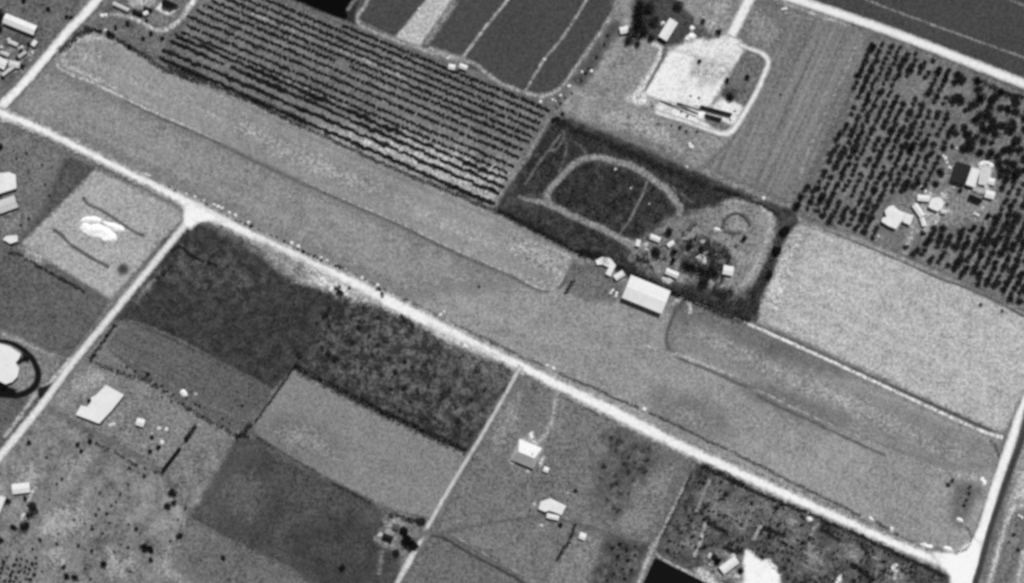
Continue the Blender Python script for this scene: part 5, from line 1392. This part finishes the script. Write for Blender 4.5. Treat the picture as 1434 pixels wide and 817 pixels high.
shrubs([(856, 624), (866, 618, 1.2), (862, 630), (880, 640), (900, 630), (905, 645), (896, 656, 1.2), (888, 648), (880, 660), (886, 672), (876, 650), (903, 660, 1.3), (862, 665), (856, 680), (864, 676), (880, 690), (860, 710), (866, 714, 1.2), (850, 700), (846, 652), (840, 670), (890, 624), (908, 628), (856, 612), (868, 690)], 'dull bush of the bushy patch between bungalow and nursery', 'bushes of the bushy patch', SHRUB_L, s=(.9, 1.7))
shrubs([(858, 766), (868, 762), (878, 770), (866, 778), (880, 784), (872, 796), (860, 802), (850, 812), (884, 798), (890, 776), (876, 810), (864, 790), (890, 764)], 'dark bush in the small thicket west of the black shade house', 'bushes west of the shade house', SHRUB_D, s=(.9, 1.4))
shrubs([(1327, 677, 1.5)], 'dark bush alone near the east end of the airfield', None)
shrubs([(1333, 673, 1.2)], 'dull bush behind the lone one at the airfield end', None, SHRUB_M)
shrubs([(671, 401.5, .8)], 'single small dark bush standing on the airfield grass', None)
shrubs([(1358, 682, 1), (1356, 690, 1), (1353, 700, .9), (1350, 708, .9)], 'dark bush in the short line at the east end of the airfield', 'bushes at the airfield end', SHRUB_M)
shrubs([(1373, 427, 1.2), (1403, 436, 1.1)], 'dark bush at the upper edge of the bright field', 'bushes at the edge of the bright field')
shrubs([(1093, 133, .7), (1135, 53, .5)], 'tiny dark bush on the mown field', 'bushes on the mown field')
shrubs([(952, 178, 1.3), (962, 184, 1.1), (976, 185, 1.1), (922, 174, .9), (940, 176, .8)], 'dark bush below the south road of the works', 'bushes below the works', s=(.7, 1))
shrubs([(780, 152), (785, 146), (792, 138), (800, 130), (814, 112), (820, 104), (826, 96), (836, 80), (846, 62), (852, 50), (790, 170), (786, 176), (776, 168, 1.6), (782, 166, 1.5), (788, 160, 1.4)], 'dark bush on the path edge east of the dark fields', 'bushes along the eastern field path', s=(.7, 1.2))
shrubs([(1422, 736), (1418, 748), (1412, 758), (1425, 770)], 'dark bush east of the asphalt road', 'bushes east of the asphalt road', SHRUB_M)
nursery = poly_sdf([W(p) for p in [(980, 655), (1100, 706), (1250, 776), (1318, 806), (1300, 817), (1096, 817), (1092, 803), (1066, 782), (1040, 768), (990, 764), (968, 786), (926, 770), (950, 716)]])
nb = []
for r in range(16):
    for i in range(60):
        x, y = 930 + i * 6.4, 640 + i * 2.8 + r * 11.5
        x, y = x + random.uniform(-2, 2), y + random.uniform(-2, 2)
        if mnoise.noise((x / 26, y / 26, 9.0)) > .02 and nursery(W((x, y))[None, :])[0] > 1 and random.random() < .75:
            nb.append((x, y, random.uniform(.7, 1.3)))
nb = sorted(nb[:210], key=lambda q: -q[2])
shrubs(nb[:66], 'larger dark bush in the planted rows of the nursery plot', 'larger bushes of the nursery plot', SHRUB_M, s=(.95, 1.3))
nv, nf, nn = [], [], 0
for x, y, s_ in nb[66:]:
    w2 = W((x, y))
    c = crown_points(60, 1.5 * s_, 1.5 * s_, .1, 5)
    c[:, 0] += w2[0]
    c[:, 1] += w2[1]
    c[:, 2] += gz(x, y)
    v, f = leaves(c, .6)
    nv.append(v)
    nf.append(f + nn)
    nn += len(v)
tag(link('nursery_foliage', mesh('nursery_foliage', np.concatenate(nv), np.concatenate(nf)), LEAF['mid']), kind='stuff')
# roadside bushes and hedges along the north verge of the main road
shrubs([(319, 303), (331.5, 309.4, 1.1), (338, 311), (352, 317, 1.2), (372, 327), (380, 329), (387.7, 332.6, 1.2), (398.7, 339, 1.2), (404, 341), (411, 347), (425, 352, 1.3), (430, 355), (440.5, 359, 1.2), (450.5, 364.5), (471, 372, 1.3), (476, 374, 1.2), (238, 262, 1.1), (246, 267), (282, 282, .8), (290, 287, .8), (296, 292, .8), (155, 222, .8), (150, 218, .7), (186, 242, .7), (310, 297, .8), (344, 314, .9), (362, 322, .9), (418, 349, 1), (434, 357, 1), (445, 362, 1)], 'dark roadside bush on the airfield verge of the main road', 'bushes on the airfield verge', s=(.75, 1.1))
for a, lab in ((([(474, 372), (486, 379), (500, 386)]), 'dark verge hedge west of the first pair of white boulders'), ([(510, 392), (520, 397), (527, 401)], 'short verge hedge between the white boulders'), ([(534, 404), (560, 416), (590, 430), (612, 441)], 'long verge hedge opposite the widest part of the white road'),
               ([(630, 452), (660, 466), (700, 484), (735, 502), (762, 512)], 'long verge hedge leading up to the side road junction'), ([(782, 522), (800, 531), (830, 542), (860, 558), (895, 571)], 'verge hedge between junction and lone white boulder'), ([(908, 577), (940, 592), (980, 612), (1020, 630)], 'thick dark verge hedge beyond the lone white boulder'),
               ([(1022, 632), (1060, 650), (1110, 676), (1160, 700), (1205, 722)], 'straight verge hedge opposite the plant nursery'), ([(1226, 731), (1236, 737), (1245, 742)], 'short verge hedge near the eastern crossroads'), ([(1252, 746), (1258, 750)], 'last stub of verge hedge before the eastern crossroads')):
    hedge(a, 2.1, .55, lab, 'mid', dens=4, gaps=.12, leaf=.5)
for a, lab in (([(742, 524), (756, 532), (774, 540)], 'low hedge south of the road just after the side road junction'), ([(782, 554), (810, 566), (840, 582), (870, 594)], 'thin low hedge south of the road by the bungalow drive'), ([(1386, 616), (1394, 624), (1398, 640)], 'short dark hedge where the white path meets the east road'), ([(1352, 736), (1362, 752), (1352, 770), (1334, 774)], 'low hedge rounding the southeast airfield corner')):
    hedge(a, 1.9, .5, lab, 'scrub', gaps=.3, leaf=.5)
hedge([(1366, 111), (1390, 122), (1410, 132), (1434, 136)], 2.2, 2.8, 'black hedge between the broad white road and the orchard', 'black', dens=4)

# white boulders on the verges -----------------------------------------
BM = [boulder_mesh(i) for i in range(5)]
bmat = solid('limestone', 216, .9, .15, 1.0)
for m_ in BM:
    m_.materials.append(bmat)


def boulders(pts, label, group):
    for q in pts:
        o = bpy.data.objects.new('boulder', random.choice(BM))
        COL.objects.link(o)
        o.location = at(q[0], q[1])
        s = .85 * (q[2] if len(q) > 2 else 1.0)
        o.scale = (s * random.uniform(.9, 1.3), s * random.uniform(.8, 1.1), s * random.uniform(.8, 1.1))
        o.rotation_euler = (0, 0, random.uniform(0, 3.1))
        tag(o, label, 'boulder', group)


boulders([(273, 276, 1.5), (300, 287, 1.4), (306, 289.6, 1.6), (311, 292, 1.4), (321.5, 298, 1.4), (330, 302, 1.6), (348, 312, 1.6), (408.6, 340.7, 1.7), (418, 345.8, 1.7), (450, 361, 1.1), (458, 365.6, 1.5), (507, 389.6, 1.5), (529, 399.6, 1.5), (617, 441, 1.7), (622, 437, 1.0), (626, 449, 1.2), (766, 511.7, 1.3), (775, 516, 1.8), (261, 272, 1.1), (286, 281, 1.1), (262, 278, 1.0)], 'white boulder on the airfield verge of the main road', 'white boulders on the airfield verge')
boulders([(902.2, 573.4, 2.2)], 'lone large white boulder on the verge halfway to the crossroads', None)
boulders([(828, 100, 1.6), (815, 101, 1.3), (797, 121, 1.5), (757, 143, 1.8), (774, 140, 1.3), (785, 134, 1.3), (778, 142, 1.0), (725, 137, 1.2), (627, 82, 1.3), (587, 13, 1.2), (762, 84, 1.4)], 'white boulder along the path round the dark fields', 'white boulders round the dark fields')
boulders([(1324, 222, 1.6), (1329.6, 235, 1.8), (1340, 208, 1.2), (1319, 272, 1.2), (1404, 261, 1.3), (1326, 228, 1.2), (1321, 219, 1.3), (1290, 262, 1.0)], 'white boulder in the orchard clearing', 'white boulders in the orchard clearing')
boulders([(862, 237.5, 1.3), (884, 264, 1.3), (962, 234, 1.1), (909, 286, .9)], 'white boulder in the scrub inside the oval track', 'white boulders in the oval')
boulders([(1069, 278, 1.6), (968, 206, 2.2), (966, 202, 1.6)], 'white boulder below the mown field', 'white boulders below the mown field')
for q, a, b_, lab in (((1298, 764.5), 11, 4, 'long white rubble pile on the verge by the eastern crossroads'), ((1327, 768.5), 8, 4, 'shorter white rubble pile nearest the eastern crossroads'), ((1344, 728.5), 5, 4, 'white rubble pile standing apart on the airfield corner'), ((1376.6, 674.6), 5, 7, 'tall white rubble pile beside the east road'), ((1219, 727, ), 4, 3, 'small pale rubble pile at the verge hedge'), ((1248, 741), 3.5, 3, 'smaller pale pile between the two verge hedge stubs'), ((202, 245), 10, 2.5, 'pale rubble pile on the verge west of the branch road')):
    mound('rubble_pile', [(q[0] - a, q[1] - b_ * .6), (q[0] - a * .3, q[1] - b_), (q[0] + a * .6, q[1] - b_ * .3), (q[0] + a, q[1] + b_ * .7), (q[0], q[1] + b_ * .8)], 1.0, 232, lab, 'rubble pile', soft=1.8, var=.15)

# ================================================================== the grove (rows) and the orchard
ORD = ['first', 'second', 'third', 'fourth', 'fifth', 'sixth', 'seventh', 'eighth', 'ninth', 'tenth', 'eleventh', 'twelfth', 'thirteenth', 'fourteenth', 'fifteenth', 'sixteenth', 'seventeenth', 'eighteenth', 'nineteenth', 'twentieth', 'twenty-first', 'twenty-second', 'twenty-third', 'twenty-fourth', 'twenty-fifth', 'twenty-sixth', 'twenty-seventh', 'twenty-eighth', 'twenty-ninth', 'thirtieth']
GROVE = plant_kind('grove_tree', 1.75, 2.4, .4, 7, LEAF['grove'], n=170, leaf=.66, lumps=7)
ROWS = [((230, 83), (688, 284)), ((232, 70), (694, 269)), ((243.5, 59), (700, 259)), ((251, 51), (707, 250)), ((256, 45), (710, 241)), ((264, 36), (719, 233)), ((264, 23), (726, 220)), ((276, 15), (731, 209)), ((288, 8), (739.5, 199)), ((297, 1), (744, 190.6)), ((302, -8), (752, 182)), ((318, -12), (757, 173)), ((345, -12), (760, 162)), ((480, 36), (768, 154))]
stuffv, stufff, nst = [], [], 0
for r, (a, b_) in enumerate(ROWS):
    a, b_ = np.array(a, float), np.array(b_, float)
    L = np.linalg.norm(b_ - a)
    n = int(L / (7.4 if r < 4 else 3.0))
    for i in range(n + 1):
        t = i / n
        g_ = mnoise.noise((t * 9.0 + r * 13, r * 3.3, 0))
        if g_ < -.6:
            continue
        p = a + (b_ - a) * t + RNG.normal(0, .6, 2)
        sc = 1 + .4 * mnoise.noise((t * 16 + r * 5, 2.2 * r, 4)) + random.uniform(-.1, .1)
        if r < 4:
            o = plant('grove_tree', GROVE, p[0], p[1], sc * 1.05, 'dark tree grown together in the %s grove row counted from the runway' % ORD[r], 'tree', '%s grove row from the runway' % ORD[r])
            o.rotation_euler = (0, 0, math.atan2(-.43, 1) + random.choice((0, math.pi)) + random.uniform(-.3, .3))
            o.scale = (1.95 * sc, .86 * sc, .92 * sc)
        else:
            w2 = W(p)
            c = crown_points(42, 1.45 * sc, 2.0 * sc, .25, 5)
            c[:, 0] += w2[0]
            c[:, 1] += w2[1]
            v, f = leaves(c, .75)
            stuffv.append(v)
            stufff.append(f + nst)
            nst += len(v)
o = link('grove_foliage', mesh('grove_foliage', np.concatenate(stuffv), np.concatenate(stufff)), LEAF['grove'])
tag(o, kind='stuff')
hedge([(236, 92), (300, 120), (360, 146), (400, 166), (430, 180)], 2.6, 1.8, 'ragged dark hedge along the grove side of the runway, west half', 'grove', gaps=.3, dens=2.4)
hedge([(432, 181), (500, 212), (560, 240), (620, 264), (690, 294)], 2.6, 1.8, 'ragged dark hedge along the grove side of the runway, east half', 'grove', gaps=.15, dens=2.4)

ORCH = plant_kind('orchard_tree', 2.8, 2.1, .4, 8, LEAF['orch'], n=330, leaf=.6, lumps=10)
YOUNG = None
main = poly_sdf([W(p) for p in [(1214, 62), (1250, 62), (1300, 82), (1340, 98), (1362, 112), (1440, 142), (1440, 430), (1390, 410), (1340, 384), (1272, 354), (1264, 340), (1225, 336), (1165, 314), (1126, 292), (1122, 276), (1146, 232), (1176, 170), (1196, 120)]])
holes = [poly_sdf([W(p) for p in h]) for h in ([(1224, 300), (1240, 280), (1280, 268), (1312, 262), (1322, 214), (1350, 214), (1396, 222), (1402, 265), (1396, 305), (1380, 318), (1345, 316), (1300, 320), (1282, 330), (1262, 350), (1232, 336)], [(1254, 118), (1278, 104), (1300, 112), (1290, 134), (1262, 140)], [(1330, 140), (1352, 150), (1350, 160), (1330, 156)])]
d = np.array([-.42, .91])
d /= np.linalg.norm(d)
nrm = np.array([d[1], -d[0]])
o0 = np.array([1122.0, 284.0])
cnt = 0
cands = []
for blk, (sp, st) in enumerate(((12.4, 8.1),)):
    for r in range(0, 34):
        for i in range(-60, 60):
            p = o0 + nrm * (r * sp - 2) + d * (i * st + (r % 2) * 3)
            right = p[0] > 1335 and p[1] < 250
            low = p[0] > 1262 and p[1] > 300
            if right and random.random() < .38:
                continue
            p = p + RNG.normal(0, 3.0 if right else .9, 2)
            w2 = W(p)[None, :]
            if main(w2)[0] < 0 or any(h(w2)[0] > 0 for h in holes) or p[0] > 1442:
                continue
            g_ = mnoise.noise((p[0] / 22, p[1] / 22, 3.0))
            if g_ < -.62 or random.random() < .05:
                continue
            sc = random.uniform(.82, 1.16) * (1.35 if right else 1.0) * (1.12 if low else 1)
            if random.random() < .08:
                sc *= 1.25
            cands.append((r, p, sc))
cands.sort(key=lambda c: -c[2])
keep = cands[:305]
rest = cands[305:]
for r, p, sc in keep:
    plant('orchard_tree', ORCH, p[0], p[1], sc, 'dark round orchard tree in the %s row counted from the mown field' % ORD[min(r, 29)], 'tree', '%s orchard row' % ORD[min(r, 29)])
sv, sf, ns = [], [], 0
for r, p, sc in rest:
    w2 = W(p)
    c = crown_points(130, 2.7 * sc, 1.9 * sc, .3, 8)
    c[:, 0] += w2[0]
    c[:, 1] += w2[1]
    v, f = leaves(c, .8)
    sv.append(v)
    sf.append(f + ns)
    ns += len(v)
if sv:
    tag(link('orchard_foliage', mesh('orchard_foliage', np.concatenate(sv), np.concatenate(sf)), LEAF['orch']), kind='stuff')
for q, r, t in (((1223, 67), 2.8, 'lone dark tree at the top corner of the orchard by the white road'), ((1115, 287), 3.8, 'round dark tree standing alone at the orchard southwest corner'), ((1151, 278), 3.4, 'large round dark tree near the orchard southwest corner'), ((1274, 206), 3.8, 'round black tree on bare ground in the middle of the orchard'), ((1372, 138), 4.6, 'broad dark tree near the east end of the black roadside hedge'), ((1422, 243), 4.4, 'broad dark tree at the east edge of the orchard clearing'), ((1386, 214), 4.0, 'broad dark tree north of the orchard house'), ((1384, 180), 4.2, 'broad dark tree in the northeast of the orchard')):
    big_tree(q[0], q[1], r, r * 1.5, t, lm='black' if 'black' in t else 'dark', n=600)
print('orchard trees', len(keep), len(rest), 'sheet top', _z[0])
